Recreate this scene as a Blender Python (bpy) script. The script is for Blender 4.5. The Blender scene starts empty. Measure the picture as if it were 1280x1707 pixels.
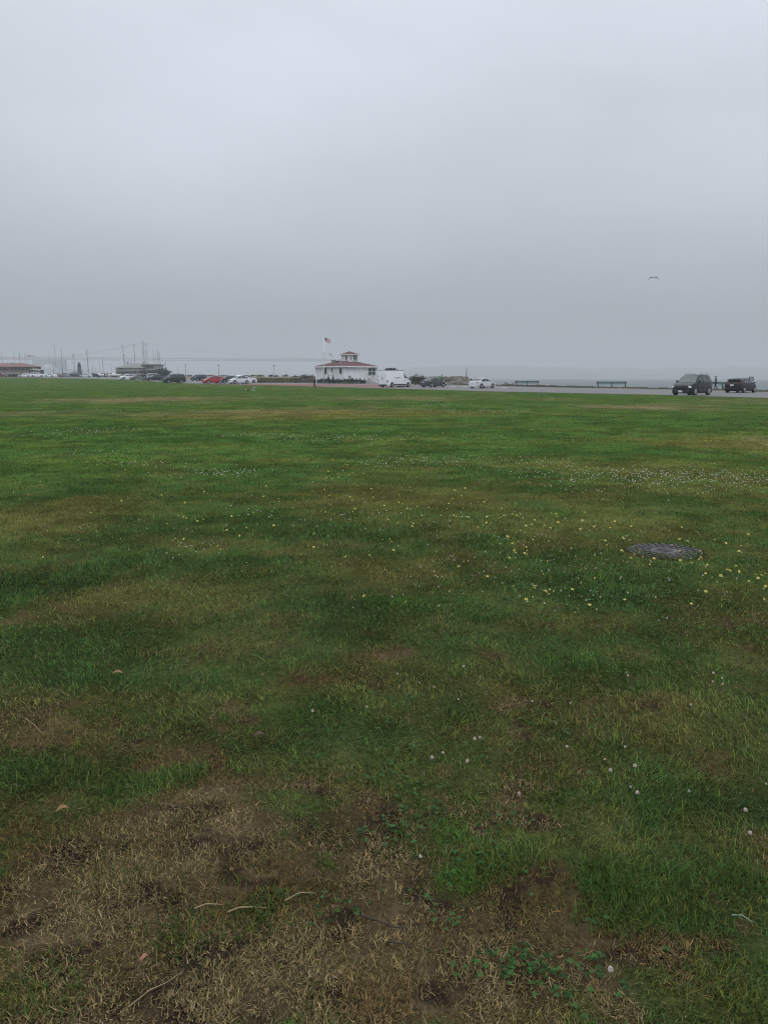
import bpy, bmesh, math, random
import numpy as np
from mathutils import Vector, Matrix
R = math.radians
SC = bpy.context.scene
COL = SC.collection
# ------------------------------------------------------------------ camera, world, sun, exposure
F, CX, CY, HV, EYE = 1335.0, 640.0, 853.5, 629.5, 1.5
PITCH = math.atan((CY - HV) / F)
cam = bpy.data.cameras.new('camera'); camo = bpy.data.objects.new('camera', cam); COL.objects.link(camo)
camo.location = (0, 0, EYE); camo.rotation_euler = (math.pi / 2 - PITCH, 0, 0)
cam.sensor_fit = 'VERTICAL'; cam.sensor_height = 24; cam.lens = 24 * F / 1707
cam.clip_start = 0.05; cam.clip_end = 40000
SC.camera = camo
SC.view_settings.view_transform = 'Standard'; SC.view_settings.look = 'None'
SC.view_settings.exposure = 0.0; SC.view_settings.gamma = 1.0
SUN_EL, SUN_AZ = R(52), R(-150)
w = bpy.data.worlds.new('World'); SC.world = w; w.use_nodes = True
nt = w.node_tree; nt.nodes.clear()
def nd(t, typ, **k):
    n = t.nodes.new(typ)
    for a, b in k.items(): setattr(n, a, b)
    return n
out = nd(nt, 'ShaderNodeOutputWorld'); mix = nd(nt, 'ShaderNodeMixShader'); mix.inputs[0].default_value = 0.94
sky = nd(nt, 'ShaderNodeTexSky', sky_type='NISHITA', sun_disc=False, sun_elevation=SUN_EL, sun_rotation=R(210))
b1 = nd(nt, 'ShaderNodeBackground'); b1.inputs[1].default_value = 0.08
b2 = nd(nt, 'ShaderNodeBackground'); b2.inputs[1].default_value = 1.0
tc = nd(nt, 'ShaderNodeTexCoord'); mp = nd(nt, 'ShaderNodeMapping'); mp.inputs['Scale'].default_value = (1.2, 1.2, 3.0)
nz = nd(nt, 'ShaderNodeTexNoise'); nz.inputs['Scale'].default_value = 1.5; nz.inputs['Detail'].default_value = 4; nz.inputs['Roughness'].default_value = .45
sep = nd(nt, 'ShaderNodeSeparateXYZ'); rmp = nd(nt, 'ShaderNodeValToRGB'); hsv = nd(nt, 'ShaderNodeMix', data_type='RGBA', blend_type='MULTIPLY')
hsv.inputs[0].default_value = 1.0
rmp.color_ramp.elements[0].position = 0.0; rmp.color_ramp.elements[0].color = (.33, .36, .40, 1)
rmp.color_ramp.elements[1].position = 1.0; rmp.color_ramp.elements[1].color = (1.62, 1.70, 1.80, 1)
for p_, k_ in ((.06, .40), (.12, .50), (.20, .625), (.28, .72), (.34, .785), (.40, .83), (.46, .88), (.70, 1.3)):
    e = rmp.color_ramp.elements.new(p_); e.color = (.925 * k_, k_, 1.105 * k_, 1)
nr = nd(nt, 'ShaderNodeMapRange'); nr.inputs[1].default_value = .25; nr.inputs[2].default_value = .75; nr.inputs[3].default_value = .82; nr.inputs[4].default_value = 1.16
L = nt.links.new
L(tc.outputs['Generated'], mp.inputs[0]); L(mp.outputs[0], nz.inputs['Vector']); L(nz.outputs['Fac'], nr.inputs[0])
L(tc.outputs['Generated'], sep.inputs[0]); L(sep.outputs['Z'], rmp.inputs[0])
L(rmp.outputs[0], hsv.inputs[6]); L(nr.outputs[0], hsv.inputs[7]); L(hsv.outputs[2], b2.inputs[0])
L(sky.outputs[0], b1.inputs[0]); L(b1.outputs[0], mix.inputs[1]); L(b2.outputs[0], mix.inputs[2]); L(mix.outputs[0], out.inputs[0])
sl = bpy.data.lights.new('sun', 'SUN'); sl.energy = 0.5; sl.angle = R(28); sl.color = (1, .97, .92)
so = bpy.data.objects.new('sun', sl); COL.objects.link(so); so.location = (0, 0, 100)
so.rotation_euler = (math.pi / 2 - SUN_EL, 0, R(25))
DENOISE = True
HAZE = 0.0005

# ------------------------------------------------------------------ helpers
rng = np.random.default_rng(7); random.seed(5)
def gz(Y):
    return 0.0 if Y < 125 else (0.0108 * (Y - 125) if Y < 275 else 1.62)
CP, SP = math.cos(PITCH), math.sin(PITCH)
def ray(u, v):
    b = (CY - v) / F
    return (u - CX) / F, CP + b * SP, -SP + b * CP
def unproj(u, v):
    a, dy, dz = ray(u, v); s = dz / dy; lo, hi = .4, 330.
    for _ in range(50):
        m = (lo + hi) / 2
        if EYE + s * m > gz(m): lo = m
        else: hi = m
    return Vector((a / dy * lo, lo, gz(lo)))
def at(u, Y, z=None):
    z = gz(Y) if z is None else z
    return Vector(((u - CX) / F * (Y * CP - (z - EYE) * SP), Y, z))
def zof(v, Y):
    a, dy, dz = ray(640, v); return EYE + dz / dy * Y
def tag(o, label=None, cat=None, group=None, kind=None):
    if label: o['label'] = label
    if cat: o['category'] = cat
    if group: o['group'] = group
    if kind: o['kind'] = kind
    return o
def empty(name, loc, rz=0):
    o = bpy.data.objects.new(name, None); COL.objects.link(o); o.location = loc; o.rotation_euler = (0, 0, rz); o.empty_display_size = .2
    return o
MATS = {}
def mat(name, col, rough=.6, var=.12, scale=6., metal=0., spec=.5, bump=0., coat=0., attr=None, trans=0.):
    if name in MATS: return MATS[name]
    m = bpy.data.materials.new(name); m.use_nodes = True; t = m.node_tree; P = t.nodes['Principled BSDF']
    P.inputs['Roughness'].default_value = rough; P.inputs['Metallic'].default_value = metal
    P.inputs['Specular IOR Level'].default_value = spec; P.inputs['Coat Weight'].default_value = coat
    g = nd(t, 'ShaderNodeTexCoord'); n = nd(t, 'ShaderNodeTexNoise'); n.inputs['Scale'].default_value = scale; n.inputs['Detail'].default_value = 5
    t.links.new(g.outputs['Object'], n.inputs['Vector'])
    mr = nd(t, 'ShaderNodeMapRange'); mr.inputs[1].default_value = .3; mr.inputs[2].default_value = .7
    mr.inputs[3].default_value = 1 - var; mr.inputs[4].default_value = 1 + var; t.links.new(n.outputs['Fac'], mr.inputs[0])
    mx = nd(t, 'ShaderNodeMix', data_type='RGBA', blend_type='MULTIPLY'); mx.inputs[0].default_value = 1
    mx.inputs[6].default_value = (*col, 1)
    if attr:
        a = nd(t, 'ShaderNodeAttribute', attribute_name=attr); t.links.new(a.outputs['Color'], mx.inputs[6])
    t.links.new(mr.outputs[0], mx.inputs[7]); t.links.new(mx.outputs[2], P.inputs['Base Color'])
    if bump:
        b = nd(t, 'ShaderNodeBump'); b.inputs['Strength'].default_value = bump; b.inputs['Distance'].default_value = .05
        t.links.new(n.outputs['Fac'], b.inputs['Height']); t.links.new(b.outputs[0], P.inputs['Normal'])
    if trans:
        tr = nd(t, 'ShaderNodeBsdfTranslucent'); ms = nd(t, 'ShaderNodeMixShader'); ms.inputs[0].default_value = trans
        t.links.new(mx.outputs[2], tr.inputs[0]); t.links.new(P.outputs[0], ms.inputs[1]); t.links.new(tr.outputs[0], ms.inputs[2])
        t.links.new(ms.outputs[0], t.nodes['Material Output'].inputs[0])
    MATS[name] = m
    return m
class MB:
    """collects shapes, links them as one mesh object"""
    def __init__(s): s.bm = bmesh.new(); s.mi = 0
    def _f(s, vs):
        try:
            f = s.bm.faces.new(vs); f.material_index = s.mi; return f
        except ValueError: return None
    def poly(s, pts): return s._f([s.bm.verts.new(p) for p in pts])
    def box(s, c, d, M=None, taper=1.0):
        x, y, z = d[0] / 2, d[1] / 2, d[2] / 2; v = []
        for k in (-1, 1):
            t = taper if k > 0 else 1
            for i, j in ((-1, -1), (1, -1), (1, 1), (-1, 1)):
                p = Vector((i * x * t, j * y * t, k * z))
                if M is not None: p = M @ p
                v.append(s.bm.verts.new(p + Vector(c)))
        for q in ((3, 2, 1, 0), (4, 5, 6, 7), (0, 1, 5, 4), (1, 2, 6, 5), (2, 3, 7, 6), (3, 0, 4, 7)): s._f([v[i] for i in q])
        return s
    def tube(s, pts, rads, n=8):
        pts = [Vector(p) for p in pts]
        if not hasattr(rads, '__len__'): rads = [rads] * len(pts)
        rings = []
        for i, p in enumerate(pts):
            d = (pts[min(i + 1, len(pts) - 1)] - pts[max(i - 1, 0)]).normalized()
            a = d.orthogonal().normalized() if abs(d.z) < .9 else Vector((1, 0, 0)) - d * d.x
            a.normalize(); b = d.cross(a)
            rings.append([s.bm.verts.new(p + (a * math.cos(2 * math.pi * k / n) + b * math.sin(2 * math.pi * k / n)) * rads[i]) for k in range(n)])
        for r0, r1 in zip(rings, rings[1:]):
            for k in range(n): s._f([r0[k], r0[(k + 1) % n], r1[(k + 1) % n], r1[k]])
        s._f(rings[0][::-1]); s._f(rings[-1])
        return s
    def grid(s, rows, close=False):
        vs = [[s.bm.verts.new(p) for p in r] for r in rows]
        for a, b in zip(vs, vs[1:]):
            m = len(a)
            for k in range(m if close else m - 1):
                s._f([a[k], a[(k + 1) % m], b[(k + 1) % m], b[k]])
        return vs
    def blob(s, c, d, n=8, M=None):
        rows = []
        for i in range(n // 2 + 1):
            th = math.pi * i / (n // 2); th = min(max(th, .12), math.pi - .12)
            row = []
            for k in range(n):
                p = Vector((math.sin(th) * math.cos(2 * math.pi * k / n) * d[0] / 2, math.sin(th) * math.sin(2 * math.pi * k / n) * d[1] / 2, math.cos(th) * d[2] / 2))
                if M is not None: p = M @ p
                row.append(p + Vector(c))
            rows.append(row)
        v = s.grid(rows, True); s._f(v[0]); s._f(v[-1][::-1])
        return s
    def build(s, name, m, parent=None, smooth=False, bevel=0, loc=None, recalc=True):
        if recalc: bmesh.ops.recalc_face_normals(s.bm, faces=s.bm.faces)
        me = bpy.data.meshes.new(name); s.bm.to_mesh(me); s.bm.free()
        for q in (m if isinstance(m, (list, tuple)) else [m]): me.materials.append(q)
        if smooth: me.polygons.foreach_set('use_smooth', [True] * len(me.polygons))
        o = bpy.data.objects.new(name, me); COL.objects.link(o)
        if parent: o.parent = parent
        if loc is not None: o.location = loc
        if bevel:
            b = o.modifiers.new('bevel', 'BEVEL'); b.width = bevel; b.segments = 2; b.limit_method = 'ANGLE'
        return o
def cut_levels(bm, ys=(125, 275)):
    for y in ys:
        g = bm.verts[:] + bm.edges[:] + bm.faces[:]
        bmesh.ops.bisect_plane(bm, geom=g, plane_co=(0, y, 0), plane_no=(0, 1, 0))
    for v in bm.verts: v.co.z += gz(v.co.y)
def sheet(name, pts, m, dz, **k):
    """a polygon of (x, y) laid on the terrain dz above it"""
    b = MB(); b.poly([(p[0], p[1], dz) for p in pts]); bmesh.ops.triangulate(b.bm, faces=b.bm.faces)
    cut_levels(b.bm)
    for f in b.bm.faces:
        f.normal_update()
        if f.normal.z < 0: f.normal_flip()
    o = b.build(name, m, recalc=False); tag(o, **k); return o
# numpy value noise
_perm = np.random.default_rng(3).random((256, 256))
def vnoise(x, y):
    xi, yi = np.floor(x).astype(int), np.floor(y).astype(int); fx, fy = x - xi, y - yi
    fx = fx * fx * (3 - 2 * fx); fy = fy * fy * (3 - 2 * fy)
    g = lambda a, b: _perm[a % 256, b % 256]
    return (g(xi, yi) * (1 - fx) + g(xi + 1, yi) * fx) * (1 - fy) + (g(xi, yi + 1) * (1 - fx) + g(xi + 1, yi + 1) * fx) * fy
def fbm(x, y, o=4):
    s = 0; a = .5; t = 0
    for i in range(o): s = s + a * vnoise(x * 2 ** i + 17.3 * i, y * 2 ** i + 5.1 * i); t += a; a *= .5
    return s / t

# ------------------------------------------------------------------ the lawn's colour map (real colour of the turf: green, olive, straw, soil)
# (u, v, ru, rv, strength) in photograph pixels, turned into ellipses on the ground
def ell(lst):
    r = []
    for u, v, ru, rv, s in lst:
        c = unproj(u, v); a = unproj(u, max(v - rv, 634)); b = unproj(u, v + rv)
        r.append((c.x, (a.y + b.y) / 2 if v < 700 else c.y, ru * c.y / 1354, (a.y - b.y) / 2, s))
    return r
BROWN = ell([(380, 1560, 440, 170, 1.25), (250, 1400, 220, 75, 1.0), (120, 1480, 130, 60, .6), (560, 1400, 170, 70, .5), (640, 1600, 250, 90, .75), (960, 1490, 85, 70, 1.3), (900, 1590, 150, 60, .55), (1180, 1585, 110, 24, 1.2),
             (930, 1375, 45, 14, 1.5), (910, 1306, 70, 12, 1.2), (840, 1330, 60, 22, .6), (600, 1330, 60, 40, .6), (300, 1265, 60, 30, .9), (560, 1245, 60, 20, .35), (370, 1160, 50, 22, .4), (760, 1695, 200, 40, .7), (1050, 1690, 140, 30, .5),
             (690, 1390, 40, 25, .6), (830, 1490, 50, 30, .6), (420, 1310, 120, 40, .4)])
GREEN = ell([(750, 1400, 110, 55, .8), (770, 1475, 70, 30, .7), (1050, 1480, 60, 45, 1.1), (1200, 1470, 110, 60, 1.0), (1150, 1330, 190, 80, .6), (1000, 1200, 300, 60, .3), (30, 1600, 90, 90, .25), (1230, 1650, 80, 55, .6), (890, 1430, 50, 30, .9),
             (130, 1290, 110, 50, .7), (310, 1295, 35, 14, .9), (220, 1195, 60, 28, .7), (60, 965, 100, 30, .9), (800, 900, 50, 12, .9), (990, 970, 70, 28, .9), (545, 885, 60, 16, .9), (720, 880, 40, 12, .7), (540, 1440, 22, 12, .9),
             (930, 1110, 140, 25, .6), (440, 1500, 60, 18, .5), (380, 1520, 60, 20, .5), (890, 1570, 90, 26, .5)])
BRIGHT = ell([(750, 1400, 100, 45, 1.0), (800, 1350, 60, 25, .7), (775, 1475, 60, 25, .9), (1000, 1100, 110, 16, .9), (880, 1030, 90, 14, .5), (660, 1000, 90, 14, .8), (545, 890, 60, 12, .7), (220, 1195, 50, 20, .8), (450, 1190, 70, 20, .5), (545, 1440, 22, 12, .9), (1050, 1475, 60, 30, .7),
              (1000, 970, 60, 16, .6), (100, 780, 160, 25, .5), (380, 1110, 120, 20, .5), (1200, 1060, 120, 30, .4), (1180, 1460, 80, 40, .4), (330, 860, 120, 20, .4), (1000, 860, 200, 14, .4)])
OLIVE = ell([(130, 850, 120, 22, .9), (980, 1040, 90, 25, .9), (1080, 870, 130, 14, .8), (330, 930, 130, 40, .5), (200, 1000, 150, 40, .6), (650, 960, 120, 30, .5), (100, 1190, 160, 50, .6), (1230, 1650, 90, 60, .9), (60, 1640, 120, 80, .9), (1150, 1230, 120, 40, .5), (1200, 1380, 90, 40, .4), (760, 1130, 120, 40, .4), (300, 1080, 220, 50, .35), (1230, 740, 130, 12, 1.2),
             (470, 692, 170, 7, 1.1), (600, 690, 200, 5, .7), (1100, 790, 160, 30, .2), (700, 830, 200, 30, .3), (1200, 1050, 100, 30, .4), (900, 780, 200, 15, .25)])
TAN = ell([(260, 666, 110, 4, 1.2), (1060, 678, 130, 4.5, 1.3), (480, 685, 120, 3, .7), (660, 663, 160, 3, .6), (1230, 742, 90, 5, .5), (100, 690, 60, 3, .5), (720, 714, 120, 2.5, .3)])
MH = unproj(1107, 920)   # centre of the drain cover
def field(E, x, y):
    s = np.zeros_like(x)
    for cx, cy, rx, ry, k in E:
        d = ((x - cx) / rx) ** 2 + ((y - cy) / ry) ** 2
        s += k * np.exp(-d * .9)
    return s
def turf(x, y):
    """returns brown, green, olive, tan weights"""
    r = np.hypot(x, y)
    wx = x + (fbm(x * 1.7, y * 1.7, 3) - .5) * .28 * np.minimum(r / 3, 4); wy = y + (fbm(x * 1.7 + 40, y * 1.7 + 9, 3) - .5) * .28 * np.minimum(r / 3, 4)
    n1 = fbm(x * 3.1 + 3, y * 3.1 + 8, 5); n2 = fbm(x * .55 + 70, y * .55 + 20, 4); n3 = fbm(x * 9 + 11, y * 9 + 2, 3); n4 = fbm(x * .12 + 30, y * .09 + 50, 4)
    gr = field(GREEN, wx, wy); n5_ = fbm(x * 17 + 31, y * 17 + 6, 2)
    br = field(BROWN, wx, wy) * (1 - .75 * np.clip(gr, 0, 1))
    n5 = fbm(x * 17 + 1, y * 17 + 6, 3)
    br = np.clip((br + (n1 - .5) * 1.7 * np.clip(br * 2, 0.15, 1) + (n3 - .5) * .9 + (n5 - .5) * .9 - .36) * 1.7, 0, 1)
    near = np.clip(1.6 - r / 6, 0, 1)
    br = np.maximum(br, np.clip((n1 * .55 + .40 * n3 + .3 * n5 - .70) * 6, 0, 1) * .8 * near)
    ol = np.clip(1.35 * field(OLIVE, wx, wy) * (.5 + n2) + np.clip((n2 * .45 + n1 * .4 + n5_ * .15 - .44) * 4.0, -.4, .9) * (1 - .5 * np.clip((r - 6) / 14, 0, 1)) - .3 * gr, 0, 1)
    tn = np.clip(field(TAN, x + (n4 - .5) * 12, y + (fbm(x * .3, y * .3, 3) - .5) * 9) * (.55 + n2 * .8) + np.clip((n4 - .62) * 3, 0, .35) * np.clip((r - 15) / 30, 0, 1), 0, 1)
    dm = np.hypot(x - MH.x, y - MH.y); br = np.maximum(br, .75 * np.exp(-((dm - .31) / .07) ** 2) * (.5 + n1))
    return br, gr, ol, tn, n2, n3, n4
C_G = np.array((.051, .100, .022)); C_DG = np.array((.030, .068, .016)); C_OL = np.array((.125, .122, .032)); C_TAN = np.array((.200, .150, .080)); C_SOIL = np.array((.050, .035, .023)); C_LG = np.array((.060, .128, .022))
def mixc(a, b, t): return a * (1 - t[:, None]) + b * t[:, None]
def turf_col(x, y):
    br, gr, ol, tn, n2, n3, n4 = turf(x, y)
    c = mixc(np.tile(C_G, (len(x), 1)), C_DG, np.clip(gr * .5 + (n4 - .5) * .8, 0, 1))
    c = mixc(c, C_LG, np.clip((n2 - .52) * 2.2 + np.clip(field(BRIGHT, x, y), 0, 1) * (.4 + n3), 0, .95))
    c = c * (.72 + .56 * fbm(x * 6.3 + 4, y * 6.3 + 44, 3))[:, None]
    c = mixc(c, C_OL * .97, np.clip(ol * 1.1, 0, 1) * .88 * (1 - .8 * np.clip(field(BRIGHT, x, y), 0, 1))); c = mixc(c, C_TAN, tn * .75)
    return c, br
# ground sheets
def tri_col(name, X, Y, dz, m, kind='structure'):
    nr_, nc = X.shape
    z = np.array([gz(v) for v in Y[:, 0]])[:, None] + dz
    co = np.stack([X, Y, z + 0 * X], -1).reshape(-1, 3)
    idx = np.arange(nr_ * nc).reshape(nr_, nc)
    q = np.stack([idx[:-1, :-1], idx[:-1, 1:], idx[1:, 1:], idx[1:, :-1]], -1).reshape(-1, 4)
    me = bpy.data.meshes.new(name); me.vertices.add(len(co)); me.vertices.foreach_set('co', co.astype(np.float32).ravel())
    me.loops.add(q.size); me.loops.foreach_set('vertex_index', q.ravel().astype(np.int32))
    me.polygons.add(len(q)); me.polygons.foreach_set('loop_start', np.arange(0, q.size, 4, dtype=np.int32)); me.polygons.foreach_set('loop_total', np.full(len(q), 4, np.int32))
    me.update(); return me, co
EDGE = [(1500, 669.5), (1280, 664), (1090, 658.5), (840, 653.3), (640, 647.6), (560, 645.3), (500, 643.6), (440, 642.0), (310, 639.2), (230, 634.2), (160, 631.6), (80, 630.1), (0, 629.3)]
edge = [unproj(*p) for p in EDGE]
# land's shoreline, right to left
shore = [Vector((95, -30, 0)), Vector((81, 5, 0)), Vector((42.5, 90, 0)), Vector((32.4, 122, 0)), Vector((21, 144, 0)), Vector((14, 178, 0)), Vector((0, 200, 0)), Vector((-30, 205, 0)), Vector((-60, 240, 0)), Vector((-75, 300, 0)), Vector((-90, 352, 0))]
m_soil = mat('bare_soil', (.075, .058, .038), .95, .35, 2.5, bump=.4, spec=.2)
gp = [(p.x, p.y) for p in shore] + [(-420, 352), (-420, -40), (95, -40)]
b = MB(); b.poly([(x, y, -.02) for x, y in gp]); bmesh.ops.triangulate(b.bm, faces=b.bm.faces); cut_levels(b.bm)
for f in b.bm.faces:
    f.normal_update()
    if f.normal.z < 0: f.normal_flip()
# the land's side down into the water
prev = None
for p in shore + [Vector((-420, 352, 0))]:
    q = Vector((p.x + 4.5, p.y + 1, -3.4))
    cur = (Vector((p.x, p.y, gz(p.y) - .02)), q)
    if prev: b.poly([prev[0], prev[1], cur[1], cur[0]])
    prev = cur
tag(b.build('ground', m_soil, recalc=False), kind='structure')
# lawn sheet: polar-ish grid so that near turf is finely shaped
xs = np.array([p.x for p in edge]); ys = np.array([p.y for p in edge])
o = np.argsort(ys)
def lawn_half(t):  # t 0..1 over azimuth, returns far distance along that ray
    return t
az = np.linspace(-.86, .80, 620)
# far distance per azimuth = intersection of the ray with the edge polyline
ex = list(zip(xs, ys))
ex = [(60, 0.5)] + ex + [(-175, 296), (-400, 310), (-400, 40)]
far = np.full(len(az), 120.)
for k, a in enumerate(az):
    dx, dy = math.sin(a), math.cos(a); best = 1e9
    for (x0, y0), (x1, y1) in zip(ex, ex[1:]):
        sx, sy = x1 - x0, y1 - y0; den = dx * sy - dy * sx
        if abs(den) < 1e-9: continue
        t = (x0 * sy - y0 * sx) / den; s_ = (x0 * dy - y0 * dx) / den
        if t > 0 and -1e-6 <= s_ <= 1.000001: best = min(best, t)
    far[k] = best if best < 1e9 else 120
rr = 0.9 * np.exp(np.linspace(0, 1, 520)[:, None] * np.log(far[None, :] / .9))
LX = rr * np.sin(az)[None, :]; LY = rr * np.cos(az)[None, :]
m_turf = bpy.data.materials.new('turf'); m_turf.use_nodes = True
t = m_turf.node_tree; P = t.nodes['Principled BSDF']; P.inputs['Roughness'].default_value = .95; P.inputs['Specular IOR Level'].default_value = .0
a_ = nd(t, 'ShaderNodeAttribute', attribute_name='Col'); g_ = nd(t, 'ShaderNodeNewGeometry')
n1_ = nd(t, 'ShaderNodeTexNoise'); n1_.inputs['Scale'].default_value = 2.2; n1_.inputs['Detail'].default_value = 8; n1_.inputs['Roughness'].default_value = .72
n2_ = nd(t, 'ShaderNodeTexNoise'); n2_.inputs['Scale'].default_value = 45; n2_.inputs['Detail'].default_value = 4
t.links.new(g_.outputs['Position'], n1_.inputs['Vector']); t.links.new(g_.outputs['Position'], n2_.inputs['Vector'])
r1 = nd(t, 'ShaderNodeMapRange'); r1.inputs[1].default_value = .3; r1.inputs[2].default_value = .7; r1.inputs[3].default_value = .62; r1.inputs[4].default_value = 1.38
r2 = nd(t, 'ShaderNodeMapRange'); r2.inputs[1].default_value = .3; r2.inputs[2].default_value = .7; r2.inputs[3].default_value = .40; r2.inputs[4].default_value = 1.6; n2_.inputs['Roughness'].default_value = .8; n2_.inputs['Detail'].default_value = 6
mul = nd(t, 'ShaderNodeMath', operation='MULTIPLY'); t.links.new(n1_.outputs[0], r1.inputs[0]); t.links.new(n2_.outputs[0], r2.inputs[0])
t.links.new(r1.outputs[0], mul.inputs[0]); t.links.new(r2.outputs[0], mul.inputs[1])
mx_ = nd(t, 'ShaderNodeMix', data_type='RGBA', blend_type='MULTIPLY'); mx_.inputs[0].default_value = 1
t.links.new(a_.outputs['Color'], mx_.inputs[6]); t.links.new(mul.outputs[0], mx_.inputs[7]); t.links.new(mx_.outputs[2], P.inputs['Base Color'])
bp = nd(t, 'ShaderNodeBump'); bp.inputs['Strength'].default_value = .6; bp.inputs['Distance'].default_value = .03
t.links.new(n2_.outputs[0], bp.inputs['Height']); t.links.new(bp.outputs[0], P.inputs['Normal'])
me, co = tri_col('lawn', LX, LY, 0, m_turf)
x, y = co[:, 0].copy(), co[:, 1].copy()
bump = ((fbm(x * 7, y * 7, 3) - .5) * .026 + (fbm(x * 26, y * 26, 2) - .5) * .018) * np.clip(1.2 - y / 25, 0, 1)
co[:, 2] = np.array([gz(v) for v in y]) + bump
me.vertices.foreach_set('co', co.astype(np.float32).ravel())
c, br = turf_col(x, y)
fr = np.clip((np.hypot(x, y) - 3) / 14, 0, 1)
shade = .62 + .38 * fr       # thatch colour darkened to paint in shade between the near blades; blades of the far turf are in the sheet itself
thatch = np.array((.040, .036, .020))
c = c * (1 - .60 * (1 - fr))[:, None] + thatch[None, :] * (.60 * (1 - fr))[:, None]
lb = np.clip((fbm(x * 1.3 + 80, y * 1.3 + 4, 4) - .5) * 3, -.4, .5)[:, None]; c = c * (1 + lb * .5)
c = mixc(c, np.array((.074, .052, .029)), br * .9)
c = mixc(c, np.array((.150, .108, .060)), np.clip((fbm(x * 3 + 19, y * 3 + 3, 4) - .5) * 4, 0, .8) * br)
cr = np.clip((fbm(x * 8 + 9, y * 8 + 31, 4) - .50) * 7, 0, 1) * br
c = mixc(c, np.array((.032, .023, .016)), cr)
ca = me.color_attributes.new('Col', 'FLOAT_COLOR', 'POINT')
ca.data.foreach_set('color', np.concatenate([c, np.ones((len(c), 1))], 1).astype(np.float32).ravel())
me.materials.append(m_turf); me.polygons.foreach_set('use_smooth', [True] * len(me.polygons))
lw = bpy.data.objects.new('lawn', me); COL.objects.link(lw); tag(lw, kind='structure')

# ------------------------------------------------------------------ grass blades
def blade_mesh(name, px, py, h, wd, tilt, az_, curl, col, m, z0=0., nseg=3):
    """ribbons: a bent tapering blade at every point"""
    n = len(px); segs = nseg
    dx, dy = np.cos(az_), np.sin(az_); sx, sy = -dy, dx
    pos = []; cur = np.stack([px, py, z0 + 0 * px], 1); ang = tilt.copy()
    for k in range(segs + 1):
        tt = k / segs; wk = wd * (1 - tt ** 2.0) * .5
        if k < segs:
            pos.append(cur + np.stack([sx * wk, sy * wk, 0 * wk], 1)); pos.append(cur - np.stack([sx * wk, sy * wk, 0 * wk], 1))
        else: pos.append(cur.copy())
        st = h / segs
        cur = cur + np.stack([dx * np.sin(ang) * st, dy * np.sin(ang) * st, np.maximum(np.cos(ang), .04) * st], 1)
        ang = ang + curl / segs
    V = np.stack(pos, 1); nv = V.shape[1]; co = V.reshape(-1, 3)
    base = (np.arange(n) * nv)[:, None]
    q = [[2 * k, 2 * k + 1, 2 * k + 3, 2 * k + 2] for k in range(segs - 1)]
    tri = [2 * segs - 2, 2 * segs - 1, 2 * segs]
    lp = np.concatenate([base + np.array(sum(q, []) + tri)[None, :]], 1); ll = lp.shape[1]
    me = bpy.data.meshes.new(name); me.vertices.add(len(co)); me.vertices.foreach_set('co', co.astype(np.float32).ravel())
    me.loops.add(lp.size); me.loops.foreach_set('vertex_index', lp.ravel().astype(np.int32))
    tot = np.tile(np.array([4] * (segs - 1) + [3]), n); st = np.concatenate([[0], np.cumsum(tot)[:-1]])
    me.polygons.add(len(tot)); me.polygons.foreach_set('loop_start', st.astype(np.int32)); me.polygons.foreach_set('loop_total', tot.astype(np.int32))
    me.update()
    cc = np.repeat(col, nv, 0); ca = me.color_attributes.new('Col', 'FLOAT_COLOR', 'POINT')
    ca.data.foreach_set('color', np.concatenate([cc, np.ones((len(cc), 1))], 1).astype(np.float32).ravel())
    me.materials.append(m); me.polygons.foreach_set('use_smooth', [True] * len(tot))
    o = bpy.data.objects.new(name, me); COL.objects.link(o); return o
GB = 1.22
m_blade = mat('grass_blade', (1, 1, 1), .5, .08, 30, attr='Col', spec=.07, trans=.25)
MH = unproj(1107, 920)   # centre of the drain cover
def scatter(n, r0, r1, a0=-.62, a1=.62):
    r = r0 * np.exp(rng.random(n) * math.log(r1 / r0)); a = a0 + (a1 - a0) * rng.random(n)
    return r * np.sin(a), r * np.cos(a), r
N = 820000
x, y, r = scatter(N, 1.2, 150.)
k = rng.random(N) < np.clip(1.25 - .25 * np.log(r), .25, 1); x, y, r = x[k], y[k], r[k]; N = len(x)
k = y < np.interp(np.arctan2(x, y), az, far) * np.cos(np.arctan2(x, y)) - .25 * 0 - .1; x, y, r = x[k], y[k], r[k]; N = len(x)
br, gr, ol, tn, n2, n3, n4 = turf(x, y)
cl = fbm(x * 6 + 5, y * 6 + 1, 3)
keep = (rng.random(N) < np.clip(1.05 - .62 * br + (cl - .5) * 1.9, .06, 1)) & (np.hypot(x - MH.x, y - MH.y) > .13 + .30 * fbm(x * 6, y * 6, 3))
x, y, r, br, gr, ol, tn, n2, n3, cl = [q[keep] for q in (x, y, r, br, gr, ol, tn, n2, n3, cl)]
n = len(x); c, _ = turf_col(x, y)
rnd = rng.random(n); dry = rng.random(n) < (.07 + np.clip(.95 - 1.1 * cl, 0, 1) * .8 * br + .12 * ol)
fv = 1 - .8 * np.clip((r - 6) / 25, 0, 1)
c = c * (.92 + fv * (-.50 + 1.35 * rng.random(n) ** 1.7))[:, None] * GB * (1 + .24 * np.clip(1.5 - r / 12, 0, 1))[:, None]
c = mixc(c, np.array((.105, .082, .028)) * 1.1, np.clip(br * .75, 0, 1) * (rng.random(len(x)) < .75))
hu = fbm(x * 3.3 + 60, y * 3.3, 3)
straw = np.array((.30, .20, .09))[None, :] * (.22 + 1.0 * rng.random(n) ** 2)[:, None] * (.6 + .8 * hu)[:, None]
c = np.where(dry[:, None], straw * .75 + c * .25, c)
bl = rng.random(n) < .10 * fv; c[bl] = c[bl] * np.array((.75, .95, 1.35))
far_ = np.clip((r - 6) / 25, 0, 1)
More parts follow.
